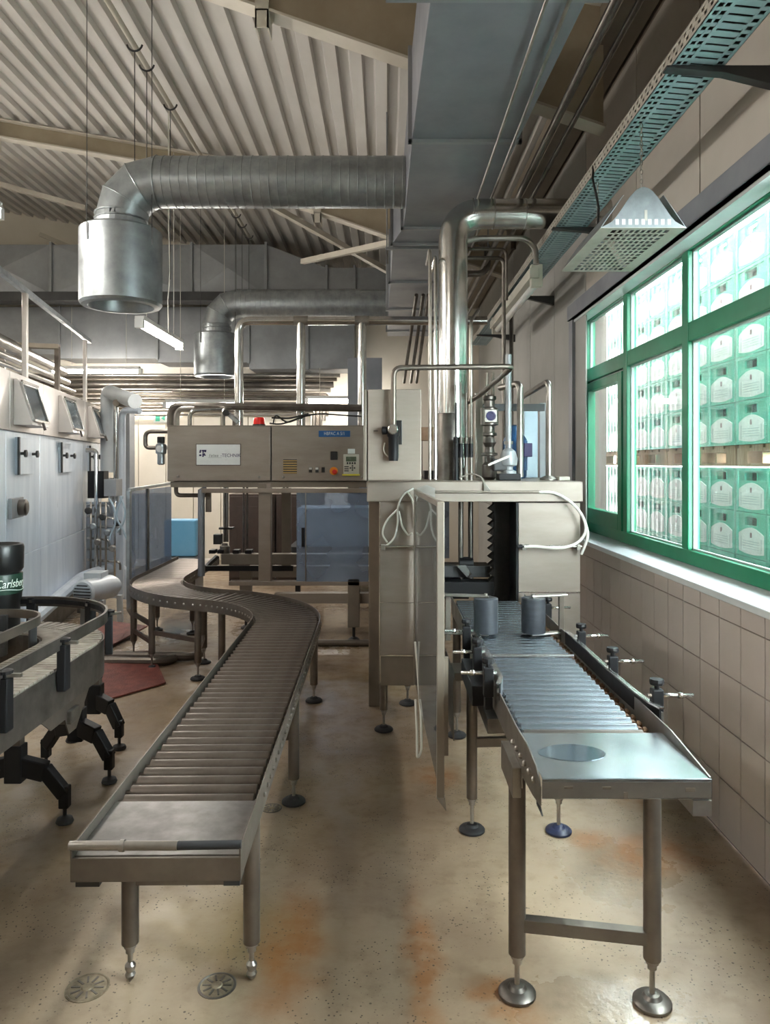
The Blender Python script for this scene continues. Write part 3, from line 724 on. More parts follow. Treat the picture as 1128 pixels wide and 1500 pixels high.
def guide(x0, pts, side, label):
    t = thing('guide_rail', label, 'guide rail', (pts[0][0], pts[0][1], .84))
    m = MB(); rings = [[V(x, y, .815), V(x, y, .873), V(x+side*.006, y, .873), V(x+side*.006, y, .815)] for x, y in pts]
    m.sweep(rings, lambda i: rings[i], True, False); m.build('wear_strip', 'black_plastic', t)
    m = MB(); rings = [[V(x-side*.001, y, .871), V(x-side*.001, y, .877), V(x+side*.016, y, .877), V(x+side*.016, y, .871)] for x, y in pts]
    m.sweep(rings, lambda i: rings[i], True, False); m.build('edge_bar', 'steel_bright', t)
    m = MB(); rings = [[V(x+side*.006, y, .83), V(x+side*.006, y, .86), V(x+side*.014, y, .86), V(x+side*.014, y, .83)] for x, y in pts]
    m.sweep(rings, lambda i: rings[i], True, False); m.build('backing_bar', 'steel_dark', t)
    return t
gR = guide(0, [(.868, 2.36), (.852, 2.42), (.842, 2.52), (.835, 2.75), (.832, 3.45)], 1, 'black edged crate guide rail on the wall side of the straight conveyor')
gL = guide(0, [(.405, 2.62), (.425, 2.70), (.425, 2.85), (.427, 3.45)], -1, 'black edged crate guide rail on the machine door side of the straight conveyor')
def clamp(x, y, side, z, rod, label):
    t = thing('rod_clamp', label, 'clamp', (x, y, .80))
    MB().box(x-.018, x+.018, y-.018, y+.018, .80, z+.022).build('clamp_body', 'black_plastic', t, .004)
    MB().lathe([(.008, z+.02), (.008, z+.034), (.022, z+.036), (.024, z+.044), (.022, z+.054), (.008, z+.056)], (x, y, 0), seg=10, smooth=False).build('knob', 'black_plastic', t)
    xe = x+side*rod
    m = MB(); m.cyl((x-side*.03, y, z), (xe, y, z), .0065, seg=10); m.lathe([(.0105, 0), (.0105, .015)], (xe-side*.05, y, z), V(side, 0, 0), 10)
    m.build('rod', 'steel_bright', t)
    MB().box(x-.014, x+.014, y-.02, y+.02, .755, .80).build('clamp_foot', 'black_plastic', t, .003)
for i, (y, x) in enumerate(((2.43, .885), (2.87, .875), (3.32, .872), (4.0, .872))):
    clamp(x, y, 1, .893-.006*i, .12, ('rod clamp with black knob nearest the free end of the wall-side guide rail', 'rod clamp with black knob at the middle of the wall-side guide rail', 'rod clamp with black knob on the wall-side guide rail next to the swing arm', 'rod clamp with black knob beyond the wall-side swing arm')[i])
for i, (y, x) in enumerate(((2.72, .375), (3.02, .372), (3.4, .370))):
    clamp(x, y, -1, .885, .10, ('rod clamp at the free end of the door-side guide rail', 'rod clamp at the middle of the door-side guide rail', 'rod clamp on the door-side guide rail next to the swing arm')[i])

# swing arms with vertical slate rollers that centre the crates
def swing(xp, xr, Y, label):
    t = thing('swing_arm', label, 'roller', (xp, Y, .82))
    MB().lathe([(.045, .842), (.0575, .846), (.0575, 1.008), (.045, 1.012)], (xr, Y, 0), seg=28).build('vertical_roller', 'slate_rubber', t)
    for z0 in (.858, 1.013): 
        m = MB(); d = 1 if xp > xr else -1
        m.prism([(xr-d*.01, Y-.025), (xp+d*.03, Y+.02), (xp+d*.03, Y+.06), (xr-d*.01, Y+.025)], 'z', z0 if z0 > 1 else .832, (z0 if z0 > 1 else .832)+.009); m.build('arm_plate', 'steel', t, .002)
    MB().box(xp-.012, xp+.012, Y+.02, Y+.044, .80, 1.013).build('post', 'steel_warm', t, .002)
    MB().cyl((xr, Y, 1.012), (xr, Y, 1.03), .008).build('axle', 'steel', t)
swing(.30, .478, 3.55, 'slate grey vertical roller on a swing arm beside the machine door')
swing(.845, .705, 3.55, 'slate grey vertical roller on a swing arm on the wall side of the conveyor')

# ================================================================ PACKING MACHINE
pm = thing('packing_machine', 'beige stainless crate packing machine with bridge, side column and panelled right side', 'machine', (.6, 5.0, 0))
FY = 4.55
MB().box(-.115, -.04, 5.05, 5.17, 0, 1.53).build('column', 'machine_trim', pm, .004)
MB().box(-.036, .176, FY, 5.3, .48, 1.42).build('side_cabinet', 'machine_paint', pm, .004)
MB().box(-.030, .176, FY+.005, 5.3, .29, .475).build('skirt', 'machine_trim', pm, .004)
MB().box(-.038, .176, FY-.004, FY, .472, .482).build('seam_strip', 'steel_bright', pm)
for z in (.80,): MB().box(-.037, .176, FY-.003, FY, z-.002, z+.002).build('seam_strip', 'steel_bright', pm)
MB().box(-.040, -.034, FY-.006, FY, .30, 1.53).build('edge_strip', 'steel_bright', pm)
MB().box(-.115, 1.205, FY-.01, 6.6, 1.416, 1.54).build('bridge', 'machine_paint', pm, .005)
MB().box(.815, 1.195, FY+.02, 5.3, .48, 1.41).build('right_panel', 'machine_paint', pm, .004)
MB().box(.815, 1.195, FY+.03, 5.3, .10, .476).build('right_skirt', 'machine_trim', pm, .004)
for z in (.478, .86): MB().box(.815, 1.195, FY+.016, FY+.02, z-.003, z+.003).build('seam_strip', 'steel_bright', pm)
MB().box(1.155, 1.2, 6.3, 6.5, 0, 1.416).build('column', 'machine_trim', pm, .004)
MB().box(-.115, -.04, 6.45, 6.57, 0, 1.416).build('column', 'machine_trim', pm, .004)
leveling_leg(pm, -.012, 4.60, .30, r=.024, zs=.13); leveling_leg(pm, .15, 5.1, .30, r=.024, zs=.13); leveling_leg(pm, 1.1, 4.75, .12, r=.024, zs=.11)
# handle bars and their clamps, cables
for x0, x1 in ((-.036, .20), (.82, 1.19)):
    z = 1.145; hb = MB().cyl((x0, FY-.03, z), (x1, FY-.03, z), .008).build('handle_bar', 'steel_bright', pm)
    for x in (x0+.02, x1-.02): MB().box(x-.012, x+.012, FY-.045, FY+.03, z-.02, z+.012).build('bar_clamp', 'steel', hb, .003)
MB().cyl((.30, FY-.022, 1.477), (.95, FY-.022, 1.477), .009).build('conduit', 'machine_trim', pm)
hose = MB().tube([(.93, FY-.022, 1.477), (1.02, FY-.03, 1.477), (1.11, FY-.05, 1.43), (1.19, FY-.06, 1.34), (1.215, FY-.06, 1.24), (1.16, FY-.06, 1.165), (1.05, FY-.06, 1.135), (.90, FY-.05, 1.15), (.84, FY-.04, 1.145)], .009, 8, fillet=.06); hose.build('hose', 'white_cable', pm)
MB().tube([(1.205, FY-.06, 1.29), (1.225, FY-.06, 1.22), (1.20, FY-.05, 1.14), (1.185, FY-.04, 1.10)], .009, 8, fillet=.04).build('hose', 'white_cable', pm)
MB().cyl((.80, FY-.035, 1.147), (.87, FY-.035, 1.147), .012).build('hose_fitting', 'black_plastic', pm)
for P in ([(.17, FY-.02, 1.50), (.10, FY-.02, 1.46), (.07, FY-.02, 1.38), (.075, FY-.02, 1.28), (.055, FY-.02, 1.20), (.02, FY-.02, 1.16), (-.03, FY-.02, 1.135)],
          [(.08, FY-.02, 1.36), (.1, FY-.02, 1.26), (.14, FY-.02, 1.21), (.16, FY-.02, 1.23)],
          [(.13, FY-.02, 1.48), (.17, FY-.02, 1.42), (.178, FY-.02, 1.32), (.18, FY-.02, 1.25)],
          [(.07, FY-.02, 1.37), (-.0, FY-.02, 1.30), (-.025, FY-.02, 1.22), (.01, FY-.02, 1.17)]): MB().tube(P, .006, 6, fillet=.05).build('hose', 'white_cable', pm)
for i in range(5): MB().tube([(.598+.01*i, FY-.02, 1.475), (.60+.006*i, FY-.03, 1.50), (.60, FY-.02, 1.53), (.585, FY+.02, 1.57), (.53, FY+.08, 1.59), (.46, FY+.1, 1.56)], .005, 6, fillet=.03).build('cable', 'cable_grey', pm)
# corner gusset plate at the top of the door
MB().prism([(.22, 1.42), (.30, 1.42), (.30, 1.50), (.25, 1.52), (.19, 1.50)], 'y', FY-.03, FY-.024).build('gusset', 'steel', pm)
# inside: black comb brush, lift rods, black carriage
bb = MB().box(.70, .80, 4.80, 4.9, .62, 1.41).build('brush_strip', 'brush_black', pm)
tm = MB()
for i in range(14):
    z = .66+i*.052; tm.prism([(.70, z), (.70, z+.05), (.665, z+.02)], 'y', 4.81, 4.89)
stuff(tm.build('brush_teeth', 'brush_black', bb))
MB().box(.80, .812, 4.56, 4.9, .62, 1.41).build('brush_backing', 'black_plastic', pm)
for x in (.50, .565): MB().cyl((x, 4.95, .85), (x, 4.95, 1.42), .017).build('lift_rod', 'steel_dark', pm)
MB().box(.345, .69, 4.9, 5.1, .90, .975).build('carriage', 'dark_grey', pm, .004)
MB().box(.36, .70, 4.8, 4.95, .80, .885).build('carriage_block', 'black_plastic', pm, .004)
MB().box(.32, .56, 5.0, 5.2, .74, .90).build('carriage_block', 'black_plastic', pm, .004)
MB().prism([(.46, .985), (.52, .99), (.56, .93), (.53, .91)], 'y', 4.84, 4.87).build('lever', 'steel_bright', pm)
MB().box(.335, .40, 5.3, 5.32, .95, 1.41).build('inner_window', 'perspex', pm)
MB().box(.41, .47, 5.5, 5.52, .95, 1.41).build('inner_window', 'perspex', pm)
for x in (.328, .405): MB().box(x, x+.012, 5.28, 5.33, .75, 1.416).build('inner_frame', 'steel_bright', pm)
MB().cyl((.49, 4.95, .985), (.58, 4.95, .985), .045, seg=12).build('grip_head', 'black_plastic', pm)

# hinged perspex door, swung open towards the near conveyor
dr = thing('machine_door', 'tall clear guard door with beige frame standing open in front of the packing machine', 'door', (.2, 3.7, .3))
a, b = V(.179, 4.48, 0), V(.222, 3.02, 0); dd = (b-a).normalized()
def dbar(p, q, w, h, z0=None, m='machine_trim'): return MB().bar(p, q, w, h).build('frame_bar', m, dr, .002)
dbar(a+V(0, 0, .32), a+V(0, 0, 1.47), .02, .03); dbar(b+V(0, 0, .30), b+V(0, 0, 1.495), .03, .032)
dbar(a+V(0, 0, 1.48), b+V(0, 0, 1.485), .02, .025); 
MB().prism([(.205, .30), (.24, .30), (.245, .245)], 'y', 3.005, 3.03).build('tip', 'steel', dr)
q0, q1 = a+dd*.02, b-dd*.02; nrm = V(-dd.y, dd.x, 0)*.003
m = MB(); m.add([q0+nrm+V(0, 0, .33), q1+nrm+V(0, 0, .31), q1+nrm+V(0, 0, 1.47), q0+nrm+V(0, 0, 1.46), q0-nrm+V(0, 0, .33), q1-nrm+V(0, 0, .31), q1-nrm+V(0, 0, 1.47), q0-nrm+V(0, 0, 1.46)],
      [(0, 1, 2, 3), (4, 7, 6, 5), (0, 4, 5, 1), (1, 5, 6, 2), (2, 6, 7, 3), (3, 7, 4, 0)]); m.build('clear_sheet', 'perspex_door', dr)
bt = MB()
for z in (.45, .72, .98, 1.25): bt.lathe([(.009, 0), (.009, .004), (.004, .008)], (a.x+.028, 3.9, z), V(-1, 0, 0), 8)
bt.build('rivets', 'steel', dr)
m = MB(); m.bar(b+V(.025, .02, .46), b+V(.025, .02, .86), .016, .02); m.build('hinge_post', 'machine_trim', dr)
m = MB().tube([(.17, 4.3, .62), (.185, 4.28, .45), (.195, 4.1, .25), (.19, 3.95, .12), (.165, 3.9, .1), (.17, 4.05, .2), (.17, 4.25, .3)], .007, 6, fillet=.06); tag(m.build('hanging_cable', 'white_cable'), 'white cable loop hanging below the clear guard door', 'cable')

# electrical cabinet on the bridge
eb = thing('control_cabinet', 'square beige steel cabinet with black air filter on the packing machine bridge', 'cabinet', (.04, 4.45, 1.553))
MB().box(-.125, .205, 4.36, 4.62, 1.553, 2.08).build('body', 'machine_trim', eb, .004)
MB().box(-.105, .207, 4.33, 4.356, 1.553, 2.082).build('door', 'machine_paint', eb, .004)
MB().box(-.13, -.112, 4.33, 4.37, 1.553, 2.08).build('hinge_strip', 'machine_trim', eb, .002)
MB().box(-.07, -.045, 4.326, 4.33, 1.838, 1.842).build('slot', 'button_black', eb)
fx = .045
MB().lathe([(.026, 1.665), (.03, 1.69), (.03, 1.80), (.036, 1.81), (.036, 1.86), (.02, 1.87)], (fx, 4.28, 0), seg=16).build('air_filter', 'black_plastic', eb)
MB().lathe([(.03, 0), (.03, .006), (.024, .012)], (fx-.004, 4.245, 1.845), V(0, -1, 0), 16).build('gauge', 'steel_bright', eb)
MB().lathe([(.02, 0), (.024, .01), (.024, .03), (.012, .034)], (fx-.035, 4.28, 1.84), V(-1, 0, 0), 12).build('knob', 'black_plastic', eb)
MB().box(fx+.0, fx+.05, 4.3, 4.33, 1.76, 1.90).build('mount', 'button_black', eb, .003)
MB().tube([(fx-.05, 4.32, 1.77), (fx-.06, 4.31, 1.72), (fx-.02, 4.31, 1.68), (fx, 4.29, 1.69)], .004, 6, fillet=.03).build('thin_hose', 'white_cable', eb)

# pipe loop from the filter over the bridge
lp = MB().tube([(fx, 4.28, 1.86), (fx, 4.28, 2.20), (.74, 4.33, 2.215), (.62, 4.95, 2.10), (.52, 5.3, 2.05)], .0165, 12, fillet=.05)
tag(lp.build('air_pipe', 'steel_warm'), 'slim steel pipe looping from the cabinet air filter across the bridge', 'pipe')

# big exhaust pipe standing on the bridge
ep = thing('exhaust_pipe', 'thick bright stainless exhaust pipe bending from the machine bridge into the wall', 'pipe', (.45, 5.0, 1.54))
MB().tube([(.452, 5.0, 1.62), (.452, 5.0, 3.327), (WX-.002, 5.0, 3.327)], .098, 28, fillet=.2, steps=10).build('pipe', 'steel_bright', ep)
MB().lathe([(.102, 1.541), (.102, 1.98), (.099, 1.985)], (.43, 5.0, 0), seg=24).build('lower_sleeve', 'steel_dark', ep)
for x in (.58, .72, .93): MB().lathe([(.1005, 0), (.1005, .006)], (x, 5.0, 3.327), V(1, 0, 0), 24).build('clip', 'steel', ep)
MB().tube([(.50, 5.12, 3.0), (.50, 5.12, 3.16), (.62, 5.12, 3.2), (.96, 5.12, 3.2), (1.03, 5.12, 3.14), (1.035, 5.12, 3.02)], .02, 10, fillet=.08).build('branch_pipe', 'steel', ep)

# stainless manifold with three droppers
mf = thing('pipe_manifold', 'polished stainless manifold pipe with three vertical droppers behind the control boxes', 'pipe', (-.8, 7.35, 2.0))
MB().tube([(-1.45, 7.35, 2.005), (-1.45, 7.35, 3.06), (1.0, 7.35, 3.06)], .043, 18, fillet=.12, steps=8).build('header_pipe', 'steel_bright', mf)
for x in (-.837, -.234):
    MB().cyl((x, 7.35, 2.005), (x, 7.35, 3.05), .043, seg=18).build('dropper', 'steel_bright', mf)
    MB().lathe([(.048, -.07), (.048, .07)], (x, 7.35, 3.06), V(1, 0, 0), 18).build('collar', 'steel', mf)

# thin vertical lines right of the exhaust pipe etc.
def pipe(pts, r, lab, m='steel', fillet=.06, cat='pipe', nm='thin_pipe', group=None):
    return tag(MB().tube(pts, r, 10, fillet=fillet).build(nm, m), lab, cat, group)
pipe([at(630, 702.5, 5.0), at(630, 364, 5.0), at(630, 364, 5.0)+V(0, .4, 0)], .012, 'thin stainless pipe rising left of the thick exhaust pipe')
pipe([at(638, 702.5, 4.88), at(638, 374, 4.88), at(638, 374, 4.88)+V(0, .4, 0)], .012, 'thin stainless pipe rising tight against the thick exhaust pipe', 'steel_bright')
pipe([V(.642, 5.6, 1.541), at(690, 470, 5.6), at(700, 455, 6.2)], .014, 'thin stainless pipe rising right of the thick exhaust pipe')
pipe([at(683, 378, 6.3), at(738, 378, 6.3), at(738, 520, 6.3), at(738, 690, 6.3)], .017, 'slim pipe bent downwards behind the tray end of the exhaust pipe', 'steel_dark')
pipe([at(664, 401, 6.8), at(714, 401, 6.8), at(714, 360, 6.8), at(690, 350, 8.5)], .03, 'hooked dark pipe under the exhaust pipe bend', 'steel_dark', .1)
pipe([at(749, 455, 7.8), V((749-565)*7.8/F, 7.8, 0)], .022, 'vertical pipe against the grey wall beyond the tray', 'steel')
pipe([at(680, 365, 6.0), at(700, 365, 6.0), at(742, 365, 6.0), at(742, 440, 6.0)], .013, 'small elbow pipe below the thick exhaust pipe', 'steel_dark')
pipe([at(752, 265, 8.2), at(752, 365, 8.2)], .03, 'short brown pipe stub on the wall behind the exhaust pipe', 'brown_dark')
# long conduits running beside the main duct
for i, (x, z, r) in enumerate(((.62, 3.436, .008), (.71, 3.436, .008), (.905, 3.47, .022), (1.0, 3.47, .014))):
    pipe([(x, -1, z), (x, 11.3, z)], r, ('thinnest bright conduit running just under the blue grey duct', 'second bright conduit running beside the blue grey duct', 'thick grey conduit running beside the blue grey duct', 'grey conduit running between duct and cable tray')[i], 'steel' if i < 2 else 'steel_dark', nm='long_conduit')
for i, px in enumerate((610, 620, 628)):
    pipe([at(px, 432, 7.9), at(px-18, 560, 9.6)], .02, ('sloping dark pipe nearest the vertical blue duct', 'middle sloping dark pipe behind the thin risers', 'sloping dark pipe close behind the thin risers')[i], 'steel_dark')

# pump set on the bridge
def lathe_thing(name, x, y, prof, m, lab, cat, parts=()):
    t = thing(name, lab, cat, (x, y, prof[0][1]))
    MB().lathe(prof, (x, y, 0), seg=18, smooth=False).build('body', m, t)
    for p in t.children[0].data.polygons: p.use_smooth = True
    return t
PY = 5.0
px_ = (717-565)*PY/F
t = lathe_thing('flow_valve', px_, PY, [(.03, 1.541), (.05, 1.56), (.05, 1.64), (.034, 1.66), (.034, 1.70), (.055, 1.705), (.055, 1.72), (.036, 1.725), (.03, 1.76), (.045, 1.79), (.03, 1.83), (.05, 1.84), (.05, 1.855), (.035, 1.86), (.035, 1.90), (.06, 1.91), (.06, 2.02), (.035, 2.03), (.035, 2.07), (.045, 2.08), (.045, 2.10), (.02, 2.11)], 'steel_dark', 'dark steel flow valve with round sight glass on the bridge', 'valve')
MB().box(px_-.045, px_+.045, PY-.075, PY-.05, 1.92, 2.01).build('sight_frame', 'steel', t, .006)
MB().lathe([(.032, 0), (.032, .008), (.022, .009), (.022, .004)], (px_, PY-.075, 1.965), V(0, -1, 0), 18).build('sight_glass', 'ink_navy', t)
for dx in (-.022, .022): MB().cyl((px_+dx, PY, 2.09), (px_+dx*.9, PY, 2.26), .012).build('riser', 'steel_warm', t)
t = thing('dosing_pump', 'small dark dosing pump with lever and dome beside the flow valve', 'pump', (.84, 4.85, 1.54))
MB().lathe([(.05, 1.541), (.05, 1.60), (.03, 1.61), (.03, 1.63), (.055, 1.64), (.06, 1.68), (.045, 1.73), (.02, 1.75), (.02, 2.36)], (.80, 4.85, 0), seg=18).build('dome', 'galvanised_grey', t)
MB().lathe([(.03, 0), (.03, .02)], (.80, 4.85, 1.775), V(0, 0, 1), 14).build('collar', 'steel', t)
MB().bar((.66, 4.80, 1.64), (.80, 4.80, 1.70), .02, .015).build('lever', 'steel', t)
MB().box(.70, .79, 4.82, 4.9, 1.60, 1.68).build('housing', 'dark_grey', t, .01)
MB().box(.73, .87, 4.78, 4.92, 1.541, 1.585).build('base', 'black_plastic', t, .004)
MB().tube([(.885, 4.9, 1.56), (.885, 4.9, 2.18), (.80, 5.2, 2.18)], .022, 12, fillet=.06).build('return_pipe', 'steel', t)
for i, (px, w, y0, y1, Y, m, lab) in enumerate(((702, 11, 575, 706, 5.1, 'tray_side', 'pale square standpipe left of the flow valve'),
                                             (757, 30, 612, 706, 5.5, 'blue_motor', 'blue electric motor standing behind the dosing pump'),
                                             (778, 20, 600, 706, 5.72, 'light_blue_paint', 'pale blue panel beside the blue electric motor'),
                                             (795, 9, 590, 706, 5.8, 'galvanised_grey', 'grey post at the edge of the pale blue panel'))):
    a = at(px-w/2, y0, Y); b = at(px+w/2, y1, Y); 
    if i == 1:
        t = thing('electric_motor', lab, 'motor', ((a.x+b.x)/2, Y+.07, 1.54)); c = (a.x+b.x)/2
        MB().lathe([(.075, 1.541), (.085, 1.56), (.085, 1.83), (.06, 1.87), (.06, 1.93), (.02, 1.94)], (c, Y+.07, 0), seg=20).build('body', m, t)
        f = MB()
        for k in range(16):
            q = 2*PI*k/16; f.bar((c+.088*math.cos(q), Y+.07+.088*math.sin(q), 1.60), (c+.088*math.cos(q), Y+.07+.088*math.sin(q), 1.82), .008, .012)
        stuff(f.build('cooling_fins', m, t)); MB().box(c+.05, c+.11, Y-.03, Y+.05, 1.70, 1.80).build('terminal_box', 'ink_navy', t, .004)
    else: tag(MB().box(a.x, b.x, Y, Y+.06, 1.541, a.z).build('standpipe' if i == 0 else ('side_panel' if i == 2 else 'post'), m, None, .004), lab, 'panel' if i == 2 else 'post')
tag(MB().bar(at(700, 597, 5.4), at(797, 597, 5.4), .05, .05).build('top_bar', 'dark_grey'), 'dark square bar spanning above the pump set', 'bar')
for i, (px, r, y0) in enumerate(((668, .0145, 590), (675, .0125, 560), (683, .0125, 575), (690, .012, 580))):
    p = at(px, 706, 4.84); q = at(px, y0, 4.84)
    t = thing('air_cylinder', ('short thick dark air cylinder by the exhaust sleeve', 'tall dark air cylinder by the exhaust sleeve', 'slim dark air cylinder next to the tall one', 'slim steel air cylinder by the pale standpipe')[i], 'cylinder', (p.x, 4.84, 1.54))
    MB().lathe([(r*1.2, 1.541), (r*1.2, 1.60), (r, 1.605), (r, 1.78), (r*1.2, 1.785), (r*1.2, 1.82), (r*.45, 1.825), (r*.45, q.z)], (p.x, 4.84, 0), seg=12).build('barrel', 'steel_dark' if i else 'black_plastic', t)
    MB().lathe([(r*1.25, 1.69), (r*1.25, 1.78)], (p.x, 4.84, 0), seg=12).build('band', 'black_plastic', t)
pipe([at(804, 703, 4.9), at(804, 558, 4.9), at(760, 585, 5.6)], .019, 'bent steel pipe standing at the wall end of the bridge', 'steel', nm='vent_pipe')
tag(MB().lathe([(.06, 1.541), (.06, 1.55), (.035, 1.565), (.025, 1.57)], (at(804, 703, 4.9).x, 4.9, 0), seg=18).build('pipe_flange', 'steel'), 'round flange at the foot of the bent pipe', 'flange')
tag(MB().box(1.12, 1.19, 4.8, 4.9, 1.541, 1.565).build('sensor_box', 'panel_grey', None, .003), 'small pale box at the wall end of the bridge', 'box')
MB_ = MB(); 
tag(MB().box(.27, .36, 5.2, 5.4, 1.541, 1.60).build('junction_box', 'dark_grey', None, .004), 'low dark junction box behind the exhaust sleeve', 'box')
t = thing('wooden_box', 'brown open box behind the control cabinet', 'box', (.33, 5.6, 1.541))
MB().box(.26, .42, 5.5, 5.6, 1.82, 1.92).build('box_body', 'pallet_wood', t, .003); MB().box(.27, .275, 5.55, 5.6, 1.541, 1.82).build('leg', 'steel_dark', t); MB().box(.40, .405, 5.55, 5.6, 1.541, 1.82).build('leg', 'steel_dark', t)

# ================================================================ LEFT WING: hanging control boxes over the infeed
BY = 6.9
bx = thing('control_box', 'wide beige control box with white maker plate above the infeed', 'control box', (-1.5, BY, 1.45))
def px2x(px, Y=BY): return (px-565)*Y/F
def py2z(py, Y=BY): return EYE-(py-679)*Y/F
zt, zb = py2z(625), py2z(705)
xa, xm, xb = px2x(245), px2x(397), px2x(541)
MB().box(xa, xm-.006, BY+.02, BY+.5, zb, zt).build('body', 'machine_trim', bx, .004)
MB().box(xa, xm-.008, BY, BY+.018, zb+.004, zt+.002).build('door', 'machine_paint', bx, .004)
MB().box(xa-.002, xm-.006, BY-.006, BY+.5, zt, zt+.012).build('rain_lip', 'machine_trim', bx)
sx0, sx1, sz0, sz1 = px2x(288), px2x(352), py2z(681), py2z(651)
sg = MB().box(sx0, sx1, BY-.006, BY, sz0, sz1).build('maker_plate', 'sign_white', bx)
bd = MB(); e = .005
for q in ((sx0-e, sx1+e, sz1, sz1+e), (sx0-e, sx1+e, sz0-e, sz0), (sx0-e, sx0, sz0, sz1), (sx1, sx1+e, sz0, sz1)): bd.box(q[0], q[1], BY-.007, BY, q[2], q[3])
bd.build('plate_border', 'brown_dark', sg)
lg = MB()
def cell(u, v, w, h, sk=0):    # logo blocks in sign pixels
    X = px2x(292+u); Z = py2z(659+v); W = w*BY/F; H = h*BY/F; S = sk*BY/F
    lg.add([(X+S, BY-.0075, Z), (X+W+S, BY-.0075, Z), (X+W, BY-.0075, Z-H), (X, BY-.0075, Z-H), (X+S, BY-.006, Z), (X+W+S, BY-.006, Z), (X+W, BY-.006, Z-H), (X, BY-.006, Z-H)], [(0, 3, 2, 1), (4, 5, 6, 7), (0, 1, 5, 4), (1, 2, 6, 5), (2, 3, 7, 6), (3, 0, 4, 7)])
for c in ((0, 0, 2.4, 4.5, 1), (3.6, 0, 6.6, 2.2, .4), (4.6, 2, 2.2, 2.6, .4), (7.5, .5, 2.6, 3, .5), (0, 6.6, 3.2, 2.6, .2), (4.4, 5, 4, 2, .5), (4.4, 6.5, 2.2, 3.8, .5), (7, 7.0, 2.6, 1.6, .2)): cell(*c)
lg.build('emblem', 'ink_navy', sg)
gl = MB(); lg = gl
for c in ((14.5, 6.2, 1.2, 4.2, .8), (17, 7.4, 2.4, 3, .5), (20.2, 6.2, 1, 4.2, .7), (22, 7.4, 2.6, 3, .5), (25.4, 7.4, 2.4, 3, .5), (13, 11.2, 20, .5, 0)): cell(*c)
gl.build('faded_lettering', 'ink_grey', sg)
xt = px2x(338); text_mesh('-TECHNIK', .045, 'ink_navy', 'lettering', Matrix.Translation((xt, BY-.0068, py2z(667.3))) @ FRONT, sg, sx=.92)
for px, py in ((261, 698), (380, 699)): MB().lathe([(.012, 0), (.012, .006), (.006, .01)], (px2x(px), BY, py2z(py)), V(0, -1, 0), 10).build('lock', 'steel', bx)

b2 = thing('operator_box', 'beige control box with blue plate, buttons and keypad above the infeed', 'control box', (-.6, BY, 1.45))
MB().box(xm+.004, xb, BY+.02, BY+.5, zb, zt).build('body', 'machine_trim', b2, .004)
MB().box(xm+.006, xb, BY, BY+.018, zb+.004, zt+.002).build('door', 'machine_paint', b2, .004)
MB().box(xm+.002, xb, BY-.006, BY+.5, zt, zt+.012).build('rain_lip', 'machine_trim', b2)
bp = MB().box(px2x(467), px2x(513), BY-.006, BY, py2z(640), py2z(631)).build('blue_plate', 'sign_blue', b2)
text_mesh('HBPAC A 5/1', .043, 'sign_white', 'lettering', Matrix.Translation((px2x(490), BY-.0068, py2z(635.3))) @ FRONT, bp, sx=.8)
vn = MB().box(px2x(415), px2x(435), BY-.004, BY, py2z(694), py2z(673)).build('vent', 'dark_grey', b2)
for i in range(6): MB().box(px2x(415), px2x(435), BY-.012, BY-.003, py2z(693.5-3.5*i), py2z(691.5-3.5*i)).build('slat', 'brass_slat', vn)
for px, m in ((455, 'white_plastic'), (464.5, 'white_plastic'), (473.5, 'button_black')):
    s_ = MB().box(px2x(px-2.3), px2x(px+2.3), BY-.012, BY, py2z(692), py2z(684.5)).build('switch', 'button_black', b2, .002)
    if m != 'button_black': MB().box(px2x(px-2), px2x(px+2), BY-.018, BY-.012, py2z(688), py2z(684.8)).build('switch_cap', m, s_)
MB().box(px2x(484.5), px2x(494.5), BY-.03, BY, py2z(673.5), py2z(661.5)).build('selector', 'button_black', b2, .004)
es = MB().lathe([(.038, 0), (.038, .006)], (px2x(489), BY, py2z(690)), V(0, -1, 0), 20).build('emergency_ring', 'orange', b2)
MB().lathe([(.018, 0), (.022, .02), (.022, .035), (.014, .04)], (px2x(490.5), BY-.006, py2z(691)), V(0, -1, 0), 16).build('emergency_button', 'red', es)
kp = MB().box(px2x(503), px2x(526), BY-.016, BY, py2z(695), py2z(665.5)).build('keypad', 'panel_grey', b2, .003)
MB().box(px2x(507), px2x(522), BY-.018, BY-.0155, py2z(676), py2z(669)).build('display', 'lcd', kp)
kb = MB()
for i in range(4): kb.box(px2x(508+3.6*i), px2x(510.4+3.6*i), BY-.019, BY-.0155, py2z(680), py2z(677))
for u, v in ((516.5, 682.5), (516.5, 688.5), (513.5, 685.5), (519.5, 685.5), (516.5, 685.5)): kb.box(px2x(u-1.1), px2x(u+1.1), BY-.019, BY-.0155, py2z(v+1.1), py2z(v-1.1))
for i in range(3): kb.box(px2x(504.5), px2x(511), BY-.0175, BY-.0155, py2z(684.5+3*i), py2z(683+3*i))
kb.build('keys', 'dark_grey', kp); MB().box(px2x(501.5), px2x(527), BY-.018, BY, py2z(696.6), py2z(694.4)).build('yellow_strip', 'yellow', kp)
MB().box(px2x(509.5), px2x(520), BY-.008, BY, py2z(664.5), py2z(657.5)).build('paper_tag', 'label_white', kp)
for px in (415, 530): MB().lathe([(.012, 0), (.012, .006), (.006, .01)], (px2x(px), BY, py2z(699)), V(0, -1, 0), 10).build('lock', 'steel', b2)
wl = thing('warning_beacon', 'red warning beacon standing on the control box', 'beacon', (px2x(379.5), 7.1, zt+.012))
c = at(379.5, 618, 7.1); zc = zt+.012
MB().lathe([(.06, zc), (.06, zc+.02)], (c.x, 7.1, 0), seg=18).build('base', 'dark_grey', wl)
MB().lathe([(.055, zc+.02), (.052, zc+.07), (.045, zc+.085), (.002, zc+.088)], (c.x, 7.1, 0), seg=18).build('lens', 'red_lamp', wl)

